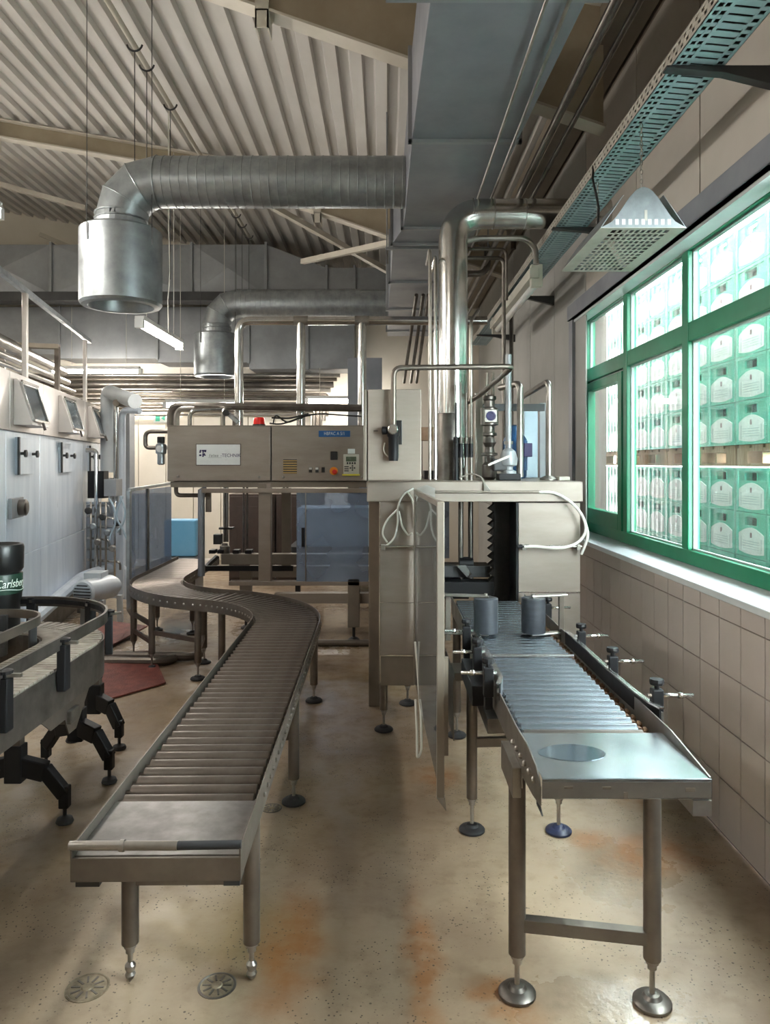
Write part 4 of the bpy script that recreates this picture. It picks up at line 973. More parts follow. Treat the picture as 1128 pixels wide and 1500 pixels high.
# pipes along the top of the boxes
bp_ = 7.2
pipe([at(250, 623, bp_), at(250, 594, bp_), at(530, 598, bp_)], .036, 'thick dark pipe running along the back edge of both control boxes', 'steel_dark', .1, nm='header_pipe')
pipe([at(259, 623, 7.05), at(259, 599, 7.05), at(285, 599, 7.05)], .026, 'short bent steel pipe at the outer end of the control box top', 'steel', .08)
pipe([at(278, 623, 7.0), at(278, 602, 7.0), at(330, 600, 7.15)], .02, 'slim bent steel pipe on top of the plated control box', 'steel_bright', .08)
pipe([at(327, 623, 7.0), at(327, 600, 7.0), at(338, 599, 7.15)], .018, 'bent steel pipe beside the small valve on the control box', 'steel', .06)
t = thing('pressure_valve', 'small steel valve on top of the control box beside the manifold dropper', 'valve', (at(335, 630, 7.0).x, 7.0, zt))
c = at(337, 610, 6.98); MB().bar(c+V(-.02, 0, .03), c+V(.08, 0, -.06), .05, .04).build('body', 'galvanised', t, .005); MB().lathe([(.03, 0), (.03, .03)], c+V(-.03, -.02, .03), V(0, -1, 0), 12).build('cap', 'button_black', t)
MB().bar(c+V(.04, 0, -.03), V(c.x+.04, 6.98, zt+.01), .03, .03).build('stem', 'steel_dark', t)
for i, P in enumerate(([(400, 622), (403, 606), (420, 620), (440, 612), (452, 608), (470, 606), (500, 608), (530, 610)], [(395, 620), (410, 622), (432, 615), (448, 607), (452, 606)], [(398, 612), (425, 613), (448, 607)])):
    tag(MB().tube([at(u, v, 7.1-.02*i) for u, v in P], .008, 6, fillet=.05).build('cable', 'black_cable'), ('long black cable lying along the operator box top', 'short black cable behind the red beacon', 'taut black cable behind the red beacon')[i], 'cable')
# air regulator at the left of the box
t = thing('air_regulator', 'steel air regulator with dark bent pipe left of the plated control box', 'regulator', (px2x(237), BY+.1, 1.66))
MB().tube([at(246, 632, 7.0), at(213, 632, 7.0), at(213, 656, 7.0), at(228, 656, 7.0)], .02, 10, fillet=.06).build('feed_pipe', 'steel_dark', t)
c = at(236, 656, 6.98)
MB().lathe([(.02, -.16), (.035, -.15), (.035, -.06), (.05, -.05), (.05, .03), (.03, .04), (.034, .05), (.034, .1), (.02, .105)], c, V(0, 0, 1), 14).build('body', 'galvanised', t)
MB().lathe([(.034, .045), (.036, .05), (.036, .1), (.03, .105)], c, V(0, 0, 1), 14).build('adjuster', 'button_black', t)
MB().lathe([(.03, 0), (.03, .012)], c+V(0, -.048, -.01), V(0, -1, 0), 14).build('gauge', 'white_plastic', t)
MB().bar(c+V(0, .02, 0), c+V(.06, .02, 0), .03, .03).build('mount', 'steel', t)

# frame below the boxes
fr = thing('infeed_frame', 'beige machine frame carrying the control boxes over the crate infeed', 'frame', (-.9, 7.0, 0))
MB().box(xa+.02, xb-.03, BY+.03, BY+.45, py2z(714), zb-.004).build('box_tray', 'machine_trim', fr, .004)
MB().box(px2x(296), xb, BY-.02, BY+.03, py2z(722), py2z(715.5)).build('top_rail', 'machine_paint', fr, .003)
MB().box(px2x(378), px2x(396), BY+.02, BY+.12, py2z(853), py2z(708)).build('upright', 'machine_paint', fr, .003)
MB().box(px2x(377), px2x(390), BY+.01, BY+.05, py2z(716), py2z(709)).build('bracket', 'machine_trim', fr)
MB().box(px2x(510), px2x(526), BY+.01, BY+.05, py2z(716), py2z(709)).build('bracket', 'machine_trim', fr)
MB().box(px2x(335), xb+.1, BY, BY+.1, py2z(858), py2z(852)).build('deck_rail', 'machine_paint', fr, .003)
MB().box(px2x(400), px2x(545), BY+.06, BY+.16, py2z(886), py2z(871)).build('base_beam', 'machine_paint', fr, .004)
for px, yy in ((518, BY), (352, BY+.5), (518, 8.3)):
    X = px2x(px) if yy == BY else px2x(px)-.05
    lgx = MB().box(X-.055, X+.055, yy, yy+.1, .13, .58).build('leg', 'machine_trim', fr, .003)
    MB().lathe([(.05, 0), (.055, .01), (.03, .03), (.014, .035), (.014, .135)], (X, yy+.05, 0), seg=14).build('foot', 'black_rubber', lgx)
MB().box(px2x(335), xb, 7.9, 8.0, .44, .56).build('deck_rail', 'machine_trim', fr, .003)
MB().box(px2x(310), px2x(541), 7.3, 7.42, .66, .76).build('deck_beam', 'machine_trim', fr, .004)
MB().tube([(px2x(249), BY+.2, py2z(712)), (px2x(249), BY+.2, py2z(727)), (px2x(300), BY+.2, py2z(727))], .02, 10, fillet=.06).build('bent_rail', 'steel_warm', fr)
gp = MB().tube([(px2x(293), BY+.05, .60), (px2x(293), BY+.05, py2z(718)), (px2x(300), BY+.05, py2z(716))], .032, 14).build('guard_post', 'galvanised_blue', fr)
MB().box(px2x(298), px2x(305), BY+.08, BY+.13, py2z(751), py2z(722)).build('stub_post', 'machine_trim', fr)
MB().box(px2x(448), xb-.01, BY+.0, BY+.006, py2z(852), py2z(722)).build('clear_panel', 'perspex', fr)
MB().box(px2x(434), px2x(448), BY+.02, BY+.026, py2z(852), py2z(722)).build('clear_panel', 'perspex', fr)
MB().box(px2x(441.5), px2x(446), BY+.0, BY+.02, py2z(801), py2z(773)).build('grip', 'black_plastic', fr, .004)
MB().box(px2x(447), px2x(448.6), BY-.004, BY+.012, py2z(852), py2z(722)).build('edge_strip', 'steel', fr)
MB().box(px2x(397), px2x(412), 7.6, 7.64, .60, 1.40).build('inner_column', 'machine_trim', fr)
for px in (329, 333): MB().cyl((px2x(px, 7.6), 7.6, .85), (px2x(px, 7.6), 7.6, 1.43), .014).build('lift_rod', 'steel', fr)
for px in (357, 362, 416, 421): MB().cyl((px2x(px, 7.9), 7.9, .6), (px2x(px, 7.9), 7.9, 1.43), .012).build('lift_rod', 'steel_dark', fr)
MB().box(px2x(322, 7.6), px2x(342, 7.6), 7.55, 7.65, .98, 1.0).build('lift_disc', 'dark_grey', fr)
MB().box(px2x(314, 7.5), px2x(325, 7.5), 7.45, 7.55, .84, .94).build('sensor', 'dark_grey', fr, .004)
MB().lathe([(.05, .76), (.05, .83), (.03, .84), (.03, .86)], (px2x(330, 7.4), 7.38, 0), seg=16).build('spindle', 'steel', fr)
MB().bar(at(302, 830, 7.4), at(318, 815, 7.5), .04, .03).build('lever', 'dark_grey', fr)
for px in (310, 322, 344, 362): MB().box(px2x(px, 7.42), px2x(px+9, 7.42), 7.3, 7.42, .765, .80).build('block', 'black_plastic', fr, .003)
MB().box(px2x(302, 7.3), px2x(430, 7.3), 7.26, 7.29, .60, .65).build('black_rail', 'black_plastic', fr)
tag(MB().cyl((-1.0, 6.72, .03), (.1, 6.72, .03), .03).build('floor_pipe', 'steel_warm'), 'steel pipe lying along the floor under the machine frame', 'pipe')

# clear guard screen at the left of the infeed
gs = thing('guard_screen', 'tall clear guard screen with steel frame beside the far end of the roller conveyor', 'screen', (-2.32, 7.2, .26))
a, b, c3 = V(-2.345, 6.8, 0), V(-2.37, 7.4, 0), V(-2.385, 8.3, 0)
MB().bar(a+V(0, 0, .33), a+V(0, 0, 1.40), .03, .06).build('post', 'galvanised', gs, .003)
MB().prism([(a.x-.02, .33), (a.x+.02, .33), (a.x+.02, .26)], 'y', 6.77, 6.80).build('post_tip', 'steel', gs)
MB().bar(b+V(0, 0, .56), b+V(0, 0, 1.40), .03, .04).build('post', 'steel_dark', gs, .003)
MB().bar(a+V(0, 0, 1.41), c3+V(0, 0, 1.43), .025, .03).build('top_rail', 'galvanised', gs, .003)
for p, q in ((a, b), (b, c3)):
    m = MB(); d = (q-p).normalized(); nn = V(-d.y, d.x, 0)*.003; p_, q_ = p+d*.03, q-d*.03
    m.add([p_+nn+V(0, 0, .36), q_+nn+V(0, 0, .36), q_+nn+V(0, 0, 1.395), p_+nn+V(0, 0, 1.395), p_-nn+V(0, 0, .36), q_-nn+V(0, 0, .36), q_-nn+V(0, 0, 1.395), p_-nn+V(0, 0, 1.395)], [(0, 1, 2, 3), (4, 7, 6, 5), (0, 4, 5, 1), (1, 5, 6, 2), (2, 6, 7, 3), (3, 7, 4, 0)])
    m.build('clear_sheet', 'perspex', gs)

# ================================================================ BOTTLE WASHER on the left
YAW = math.atan2(.192, .981)
A = V(-2.87, 5.53, 0); D = V(-.192, .981, 0).normalized(); NW = V(D.y, -D.x, 0)      # NW points into the hall
def W(s, o, z): p = A+D*s+NW*o; return V(p.x, p.y, z)
MW = Matrix(((NW.x, D.x, 0, A.x), (NW.y, D.y, 0, A.y), (0, 0, 1, 0), (0, 0, 0, 1)))   # local x = outwards, y = along
wa = thing('bottle_washer', 'long white steel bottle washing machine with hatches and railing', 'machine', A+V(0, 0, 0))
SE = 4.15
MB().box(-1.9, -.012, -.9, SE, .25, 2.34, MW).build('body', 'washer_steel', wa)
MB().box(-1.85, -.06, -.9, SE-.05, .0, .25, MW).build('plinth', 'steel_dark', wa)
seams = [-.9, -.35, .15, 1.13, 2.95, SE]
for i in range(5):
    y0, y1 = seams[i]+.004, seams[i+1]-.004
    MB().box(-.012, 0, y0, y1, .90, 1.90, MW).build('panel', 'washer_steel', wa, .003)
    MB().box(-.012, .006, y0, y1, .27, .895, MW).build('lower_panel', 'washer_steel', wa, .003)
    MB().box(-.012, .03, y0, y1, 1.905, 2.36, MW).build('upper_panel', 'washer_upper', wa, .003)
for i, s in enumerate((.5, 1.95, 3.36)):
    h = MB(); w2 = .26; z0, z1 = 1.97, 2.31
    h.add([V(*(MW @ V(x, s+y, z))) for x, y, z in ((.03, -w2, z0-.02), (.03, w2, z0-.02), (.03, w2, z1), (.03, -w2, z1), (.17, -w2, z0-.02), (.17, w2, z0-.02), (.06, w2, z1), (.06, -w2, z1))],
          [(0, 1, 2, 3), (4, 7, 6, 5), (0, 4, 5, 1), (1, 5, 6, 2), (2, 6, 7, 3), (3, 7, 4, 0)])
    ho = h.build('hatch', 'washer_upper', wa, .004)
    def slope(u, v, o): x = .17-.11*(v-(z0-.02))/(z1-z0+.02)+o; return V(*(MW @ V(x, s+u, v)))
    g = MB(); q = [(-.23, z0+.02), (.23, z0+.02), (.23, z1-.03), (-.23, z1-.03)]
    g.add([slope(u, v, .006) for u, v in q]+[slope(u, v, .0) for u, v in q], [(0, 1, 2, 3), (4, 7, 6, 5), (0, 4, 5, 1), (1, 5, 6, 2), (2, 6, 7, 3), (3, 7, 4, 0)]); g.build('hatch_window', 'hatch_glass', ho)
    f = MB()
    for (u0, v0), (u1, v1) in zip(q, q[1:]+q[:1]): f.bar(slope(u0, v0, .008), slope(u1, v1, .008), .03, .016)
    f.build('hatch_rim', 'steel_bright', ho)
    MB().bar(slope(-.24, z1-.015, .02), slope(.24, z1-.015, .02), .016, .016).build('hinge_bar', 'steel_dark', ho)
    MB().bar(slope(.0, z0-.05, .02), slope(0, z0+.01, .02), .02, .02).build('latch', 'steel_dark', ho)
    # lower inspection door with two star knobs
    dz0, dz1 = 1.56, 1.86; d = MB().box(.0, .025, s-.12, s+.34, dz0, dz1, MW).build('inspection_door', 'washer_steel', wa, .004)
    for u in (-.06, .29): 
        c = MW @ V(.025, s+u, dz0+.17); k = MB(); k.lathe([(.012, 0), (.012, .03), (.03, .032), (.03, .05), (.012, .054)], c, NW, 10); k.build('knob', 'dark_grey', d)
    MB().box(.025, .04, s-.14, s-.11, dz0, dz1, MW).build('door_hinge', 'dark_grey', d)
d = MB().box(0, .03, .2, .52, 1.22, 1.38, MW).build('drive_cover', 'galvanised_grey', wa, .004)
MB().lathe([(.065, 0), (.065, .05), (.05, .06), (.03, .06)], MW @ V(.03, .40, 1.30), NW, 18).build('porthole', 'steel_dark', d)
# railing on the roof of the washer
for s in (-.35, 1.05, 3.62): MB().box(-.12, -.08, s-.03, s+.03, 2.34, 3.15, MW).build('rail_post', 'washer_upper', wa, .003)
MB().bar(W(-.9, -.1, 3.16), W(3.9, -.1, 3.18), .045, .045).build('top_rail', 'galvanised', wa)
for s in (.7, 3.1): MB().box(-.9, -.85, s-.03, s+.03, 2.34, 3.05, MW).build('rail_post', 'steel_warm', wa)
# pipes running over the washer roof
for i, (o, z, r, m) in enumerate(((-.55, 2.83, .055, 'steel'), (-.5, 2.68, .035, 'steel'), (-.75, 2.60, .03, 'steel_warm'), (-.42, 2.56, .022, 'steel'), (-1.0, 3.08, .05, 'steel_warm'), (-.9, 2.47, .04, 'steel'))):
    pipe([W(-.9, o, z), W(4.6, o, z+.05)], r, ('second highest, thickest', 'third highest', 'fourth highest', 'second lowest, thinnest', 'highest', 'lowest')[i]+' steel pipe running lengthways over the washer roof', m, nm='roof_pipe', group='pipes on the washer roof')
t = thing('pipe_bridge', 'brown steel crossbeam holding pipes above the washer roof', 'beam', W(3.2, -.9, 2.34))
MB().bar(W(3.2, -1.7, 3.02), W(3.2, -.3, 3.0), .12, .05).build('beam', 'eave_brown', t); MB().bar(W(3.2, -.32, 2.35), W(3.2, -.32, 3.0), .05, .05).build('post', 'steel_warm', t)
MB().bar(W(3.2, -1.6, 2.35), W(3.2, -1.6, 3.0), .05, .05).build('post', 'steel_warm', t)
# pipe tower at the end of the washer
te = thing('pipe_tower', 'white lagged riser pipes and control rack at the end of the washer', 'pipework', W(4.3, .1, 0))
def tp(px, y0, y1, r, Y, m, nm='riser_pipe', bend=None):
    p = [at(px, y1, Y), at(px, y0, Y)]
    if bend: p.append(bend)
    return MB().tube(p, r, 12, fillet=.1).build(nm, m, te)
tp(158, 573, 692, .085, 9.0, 'motor_white', 'lagged_pipe', at(198, 588, 8.4))
tp(170, 592, 800, .03, 8.9, 'steel_bright'); tp(179, 600, 840, .04, 8.9, 'washer_steel', bend=at(205, 602, 8.8)); tp(163, 700, 850, .035, 8.9, 'steel_bright')
MB().tube([at(170, 590, 8.6), at(192, 594, 9.3)], .04, 10).build('branch_pipe', 'steel_warm', te)
a = at(128, 690, 8.4); b = at(152, 730, 8.4); MB().box(a.x, b.x, 8.4, 8.55, b.z, a.z).build('dark_panel', 'black_plastic', te, .004)
a = at(152, 702, 8.35); b = at(170, 727, 8.35); MB().box(a.x, b.x, 8.35, 8.55, b.z, a.z).build('junction_box', 'galvanised_grey', te, .004)
a = at(183, 590, 9.7); b = at(190, 700, 9.7); MB().box(a.x, b.x, 9.7, 9.9, 0, a.z).build('rack_post', 'galvanised_grey', te, .004)
a = at(128, 735, 8.6); b = at(182, 860, 8.6); MB().box(a.x, b.x, 8.56, 8.6, .1, a.z).build('back_plate', 'washer_steel', te, .004)
for i in range(6):
    y = 740+i*16; p = at(128, y, 8.42); q = at(160+(i % 3)*8, y+(i % 2)*3, 8.42); MB().tube([p, q, q+V(0, 0, -.09)], .014, 8, fillet=.05).build('small_pipe', 'steel_bright' if i % 2 else 'galvanised', te)
for px in (133, 147, 155, 168): MB().tube([at(px, 735, 8.38), at(px, 845, 8.38)], .012, 8).build('small_pipe', 'steel' if px % 2 else 'steel_bright', te)
for i in range(7):
    p = at(130+7*i, 748+(i*23) % 60, 8.36); MB().lathe([(.04, 0), (.04, .02), (.025, .03)], p, V(0, -1, 0), 10).build('small_valve', ('dark_grey', 'galvanised', 'steel')[i % 3], te)
for P in ([(180, 727), (172, 745), (170, 760), (180, 775), (186, 790)], [(176, 727), (184, 745), (182, 765), (172, 780)], [(160, 730), (168, 745), (170, 765), (160, 790)]): MB().tube([at(u, v, 8.3) for u, v in P], .012, 6, fillet=.1).build('hose', 'light_blue_paint', te)
# door handle column on the washer end
tag(MB().tube([W(2.9, .05, 1.80), W(2.9, .16, 1.80), W(2.9, .16, .38), W(2.9, .08, .3)], .025, 10, fillet=.05).build('steam_pipe', 'steel_bright'), 'slim bright pipe standing against the washer beside the pipe tower', 'pipe')
# drain pipe along the base, pump and motor
pipe([W(.6, .075, .36), W(2.6, .075, .42), W(3.1, .3, .44), W(3.2, .42, .40), W(3.25, .45, .06)], .062, 'fat pale drain pipe along the washer base bending to the floor', 'washer_steel', .2, nm='drain_pipe')
pipe([W(2.5, .08, .36), W(2.5, .08, .05)], .045, 'short pale pipe stub under the drain pipe by the pump', 'galvanised', nm='pipe_stub')
mo = thing('pump_motor', 'white electric pump motor with slotted fan cover lying by the washer base', 'motor', V(-2.9, 7.5, 0))
c = at(122, 869, 7.3); ax = V(.25, .97, 0).normalized()
MB().lathe([(.02, -.02), (.11, -.01), (.128, .01), (.128, .11), (.12, .115), (.12, .43), (.09, .45), (.09, .5)], c, ax, 24).build('body', 'motor_white', mo)
sl_ = MB(); sd = V(ax.y, -ax.x, 0)
for i in range(6):
    z = -.075+i*.03; w = math.sqrt(max(0, .095**2-z*z)); sl_.bar(c-ax*.018+sd*(-w)+V(0, 0, z), c-ax*.018+sd*w+V(0, 0, z), .012, .012)
stuff(sl_.build('fan_slots', 'dark_grey', mo))
for u in (.15, .45):
  for sg in (-1, 1):
    MB().bar(c+ax*u+sd*.1*sg+V(0, 0, -.09), V(c.x+ax.x*u+sd.x*.1*sg, c.y+ax.y*u, .0), .05, .05).build('foot', 'motor_white', mo)
MB().box(c.x-.08, c.x+.1, c.y+.2, c.y+.4, c.z+.10, c.z+.17).build('terminal_box', 'motor_white', mo, .006)

# ================================================================ BACK WALL pipes and cupboards
zs = [3.04, 2.975, 2.89, 2.82, 2.74, 2.67, 2.60, 2.54, 2.48, 2.42]
rs = [.03, .03, .05, .045, .022, .028, .02, .035, .022, .018]
for i, (z, r) in enumerate(zip(zs, rs)):
    xe = -.72-.05*i
    pipe([(-7.5, 11.75-.03*(i % 3), z), (xe, 11.75-.03*(i % 3), z)]+([(xe, 11.75-.03*(i % 3), z-.35)] if i > 3 else []), r, ('topmost', 'second from top', 'third from top', 'fourth from top', 'fifth from top', 'fifth from bottom', 'fourth from bottom', 'third from bottom', 'second from bottom', 'lowest')[i]+' horizontal steel pipe of the back wall rack', ('steel', 'steel_warm', 'steel_dark')[i % 3], .05, nm='rack_pipe', group='pipes along the back wall')
bw = thing('wall_hoarding', 'white cladding panels on the back wall behind the machine', 'panel', (-2.5, 11.9, 0))
for i in range(9): MB().box(-4.4+i*.44, -4.4+i*.44+.43, 11.93, 11.99, .1, 2.4).build('cladding_panel', 'wall_cream', bw, .003)
for i, (px, w) in enumerate(((355, .62), (372, .62))):
    x = (335-565)*10.4/F+i*.66
    t = thing('tall_cupboard', ('dark brown tall cupboard behind the control box upright' if i == 0 else 'dark brown tall cupboard next to the inner column'), 'cupboard', (x+.3, 10.5, 0))
    MB().box(x, x+.64, 10.42, 10.9, 0, 1.22).build('carcass', 'brown_dark', t, .004); MB().box(x+.02, x+.62, 10.4, 10.42, .05, 1.19).build('door', 'brown_dark', t, .006)
    MB().box(x+.12, x+.52, 10.393, 10.4, .2, 1.05).build('door_panel', 'brown_dark', t, .01); MB().box(x+.56, x+.575, 10.37, 10.4, .6, .75).build('handle', 'steel', t)
tag(MB().box(at(240, 0, 9.6).x, at(287, 0, 9.6).x, 9.6, 9.9, .45, .92).build('blue_container', 'pale_blue', None, .02), 'light blue plastic container behind the clear guard screen', 'container')
tag(MB().box(at(240, 0, 9.7).x, at(290, 0, 9.7).x, 9.55, 10.0, 0, .44).build('pallet_box', 'galvanised_grey', None, .01), 'grey steel plinth under the light blue container', 'plinth')
t = thing('far_machine', 'pale steel machine frame with black undercarriage behind the packing machine', 'machine', (-.2, 9.4, 0))
MB().box(-1.2, .4, 9.2, 9.9, .50, .62).build('frame', 'dark_grey', t, .004); MB().box(-1.1, .3, 9.25, 9.85, .62, 1.1).build('cover', 'light_blue_paint', t, .01)
for x in (-1.1, -.35, .3): MB().box(x-.03, x+.03, 9.3, 9.36, 0, .5).build('leg', 'black_plastic', t)
# exit sign on the back wall
es_ = thing('exit_sign', 'small green and white exit sign on the bright back wall', 'sign', at(233, 612, 11.9))
a = at(225, 606, 11.9); b = at(244, 619, 11.9); MB().box(a.x, b.x, 11.9, 11.93, b.z, a.z).build('plate', 'label_white', es_)
MB().box(a.x+.03, a.x+.1, 11.895, 11.9, b.z+.02, a.z-.02).build('arrow_field', 'crate_green', es_)
MB().prism([(a.x+.12, b.z+.07), (a.x+.18, b.z+.11), (a.x+.18, b.z+.03)], 'y', 11.895, 11.9).build('arrow', 'crate_green', es_)

# ================================================================ ACCUMULATION CONVEYOR in the left foreground
ac = thing('slat_conveyor', 'grey slat chain conveyor curving round with guide rails on black arched feet', 'conveyor', (-1.6, 3.4, 0))
CX, CY, RI, RO, ZB = -1.97, 3.68, .24, .535, .755
def ring_path(r, y0=1.2):
    pts = [(V(CX+r, y, 0), V(1, 0, 0)) for y in (y0, 2.4, CY)]
    for i in range(1, 33):
        a = PI*i/32; pts.append((V(CX+r*math.cos(a), CY+r*math.sin(a), 0), V(math.cos(a), math.sin(a), 0)))
    pts.append((V(CX-r, y0, 0), V(-1, 0, 0))); return pts
def lane(r, prof, nm, m): mm = MB(); sweep_profile(mm, ring_path(r), prof); return mm.build(nm, m, ac)
lane(RO, [(0, .57), (0, .75), (.006, .75), (.006, .57)], 'side_plate', 'steel_dark'); lane(RI, [(0, .57), (0, .75), (-.006, .75), (-.006, .57)], 'side_plate', 'steel_dark')
lane(RO+.012, [(0, .84), (0, .895), (.012, .895), (.012, .84)], 'guide_rail', 'steel_dark'); lane(RO+.012, [(-.006, .855), (-.006, .88), (0, .88), (0, .855)], 'guide_strip', 'black_plastic')
lane(RI-.0, [(0, .84), (0, .885), (-.012, .885), (-.012, .84)], 'guide_rail', 'steel_warm')
lane((RI+RO)/2, [(-.14, .72), (-.14, .742), (.14, .742), (.14, .72)], 'chain_bed', 'steel_dark')
sl_ = MB()
yy = 1.2
def slat(p, n, t, w0, w1):
    for a, b in ((-.142, -.002), (.002, .142)):
        q = [p+n*a-t*w0, p+n*b-t*w0, p+n*b+t*w0, p+n*a+t*w0]
        sl_.add([(v.x, v.y, .743) for v in q]+[(v.x, v.y, .756) for v in q], [(4, 5, 6, 7), (0, 4, 7, 3), (1, 2, 6, 5), (0, 1, 5, 4), (2, 3, 7, 6)])
while yy < CY:
    slat(V(CX+(RI+RO)/2, yy, 0), V(1, 0, 0), V(0, 1, 0), .0165, .0165); slat(V(CX-(RI+RO)/2, yy, 0), V(-1, 0, 0), V(0, 1, 0), .0165, .0165); yy += .038
n_ = 32
for i in range(n_):
    a = PI*(i+.5)/n_; slat(V(CX+(RI+RO)/2*math.cos(a), CY+(RI+RO)/2*math.sin(a), 0), V(math.cos(a), math.sin(a), 0), V(-math.sin(a), math.cos(a), 0), .0165, .0165)
stuff(sl_.build('chain_slats', 'chain_plastic', ac))
for i, (x, y, ang) in enumerate(((CX+RO+.03, 2.75, 0), (CX+RO+.03, 3.25, 0), (CX+(RO+.03)*math.cos(.35), CY+(RO+.03)*math.sin(.35), .35), (CX+(RO+.03)*math.cos(.95), CY+(RO+.03)*math.sin(.95), .95), (CX+(RO+.03)*math.cos(1.65), CY+(RO+.03)*math.sin(1.65), 1.65))):
    M = T(x, y, 0, ang)
    br = MB().box(-.022, .018, -.028, .028, .66, .86, M).build('rail_bracket', 'black_plastic', ac, .006)
    MB().lathe([(.01, 0), (.01, .012), (.026, .014), (.028, .026), (.01, .032)], M @ V(0, 0, .86), V(0, 0, 1), 10).build('knob', 'black_plastic', br)
    MB().bar(M @ V(-.03, 0, .868), M @ V(.06, 0, .868), .014, .014).build('rod', 'steel', br)
for i, (x, y, ang) in enumerate(((CX+RI-.03, 3.1, PI), (CX+(RI-.035)*math.cos(.6), CY+(RI-.035)*math.sin(.6), .6+PI), (CX+(RI-.035)*math.cos(1.7), CY+(RI-.035)*math.sin(1.7), 1.7+PI))):
    M = T(x, y, 0, ang); br = MB().box(-.018, .018, -.02, .02, .68, .86, M).build('rail_bracket', 'dark_grey', ac, .004)
# inner mechanism
MB().lathe([(.09, .70), (.09, .80), (.05, .81), (.05, .86), (.02, .87)], (CX, CY, 0), seg=18).build('turn_hub', 'steel_dark', ac)
MB().box(CX-.18, CX+.18, 2.6, 3.4, .68, .70).build('centre_plate', 'steel_dark', ac)
for y in (2.75, 3.0, 3.3): MB().lathe([(.03, .70), (.03, .79), (.012, .80), (.012, .84)], (CX+.1, y, 0), seg=12).build('stud', 'steel', ac)
def stand(x, y, dx, dy, ztop, colm):
    c = MB().box(x-.03, x+.03, y-.025, y+.025, .20, ztop).build('column', colm, ac, .003)
    u = V(dx, dy, 0)
    arch_ = MB()
    for sg in (-1, 1):
        p0 = V(x, y, .27); p1 = V(x, y, .0)+u*sg*.62+V(0, 0, .235); p2 = V(x, y, 0)+u*sg+V(0, 0, .13); 
        arch_.bar(p0, p1, .055, .085); arch_.bar(p1-u*sg*.04+V(0, 0, .012), p2+V(0, 0, .0), .05, .06); arch_.bar(p2+V(0, 0, .04), p2+V(0, 0, -.06), .045, .045)
        MB().lathe([(.036, 0), (.04, .006), (.034, .022), (.012, .03), (.009, .034), (.009, .08)], p2-V(0, 0, .13), seg=14).build('foot', 'black_rubber', c)
    arch_.box(x-.04, x+.04, y-.035, y+.035, .19, .36); arch_.build('arch_base', 'black_plastic', c, .006)
stand(-1.70, 3.42, .225, 0, .58, 'steel_warm'); stand(-1.63, 3.93, .2, -.08, .58, 'steel_warm'); stand(-1.70, 4.36, .16, -.06, .58, 'steel_warm'); stand(-2.3, 3.4, .225, 0, .58, 'steel_warm'); stand(-1.62, 2.3, .2, 0, .58, 'steel_warm')
MB().box(-1.95, -1.42, 3.36, 3.46, .47, .53).build('cross_beam', 'steel_dark', ac, .004); MB().box(-1.72, -1.52, 3.5, 4.0, .50, .545).build('cross_beam', 'dark_grey', ac, .004)
MB().prism([(3.1, .572), (3.62, .572), (3.46, .42), (3.38, .42), (3.34, .5), (3.2, .5)], 'x', CX+RO-.01, CX+RO-.004).build('gusset', 'steel_warm', ac)

# black keg standing on the chain
kx, ky, kr, kz = -2.10, 4.035, .125, .757
kg = thing('beer_keg', 'black plastic keg with green band and white script logo on the slat conveyor', 'keg', (kx, ky, kz))
MB().lathe([(kr*.84, kz), (kr*.86, kz+.02), (kr*.86, kz+.14), (kr*.93, kz+.17), (kr*.95, kz+.20), (kr*.95, kz+.30), (kr*.9, kz+.305), (kr*1.0, kz+.325), (kr*1.02, kz+.44), (kr*.98, kz+.455), (kr*.85, kz+.458), (kr*.82, kz+.44), (.01, kz+.44)], (kx, ky, 0), seg=32).build('body', 'keg_black', kg)
bd = MB().lathe([(kr*.955, kz+.195), (kr*.965, kz+.2), (kr*.965, kz+.297), (kr*.955, kz+.30)], (kx, ky, 0), seg=32).build('band', 'keg_green', kg)
def wrap(p):
    a = -PI/2+1.12+p.x/(kr*.97); rr_ = kr*.968+p.z
    return V(kx+rr_*math.cos(a), ky+rr_*math.sin(a), kz+.25+p.y)
text_mesh('Carlsberg', .062, 'keg_white', 'lettering', None, bd, shear=.3, warp=wrap, sx=.8)
MB().tube([wrap(V(-.105+.21*i/10, -.034+.006*math.sin(i*.6), .001)) for i in range(11)], .002, 5).build('flourish', 'keg_white', bd)

# red anti-slip plates on the floor
def plate(pts, z, lab):
    m = MB(); n = len(pts); m.add([(x, y, zz-.012) for x, y, zz in pts]+[(x, y, zz) for x, y, zz in pts], [tuple(range(n))[::-1], tuple(range(n, 2*n))]+[(i, (i+1) % n, n+(i+1) % n, n+i) for i in range(n)])
    return tag(m.build('floor_plate', 'red_grate'), lab, 'plate')
plate([(-1.64, 5.55, .02), (-2.03, 6.45, .03), (-2.75, 6.2, .05), (-2.55, 5.2, .03), (-2.02, 5.05, .015)], 0, 'rust red anti-slip floor plate lying beside the roller conveyor')
plate([(-2.45, 6.6, .03), (-2.35, 7.35, .05), (-2.75, 7.35, .1), (-2.85, 6.6, .08)], 0, 'rust red anti-slip plate beside the guard screen')
for i, (a, b) in enumerate((((-2.6, 6.27, .04), (-1.62, 6.2, .04)), ((-2.5, 6.08, .04), (-1.8, 6.06, .04)))): pipe([a, b, (b[0]+.05, b[1]+.1, .04)], .035, ('steel pipe lying on the floor under the conveyor bend', 'shorter steel pipe lying beside the red floor plate')[i], 'steel_warm', nm='loose_pipe')

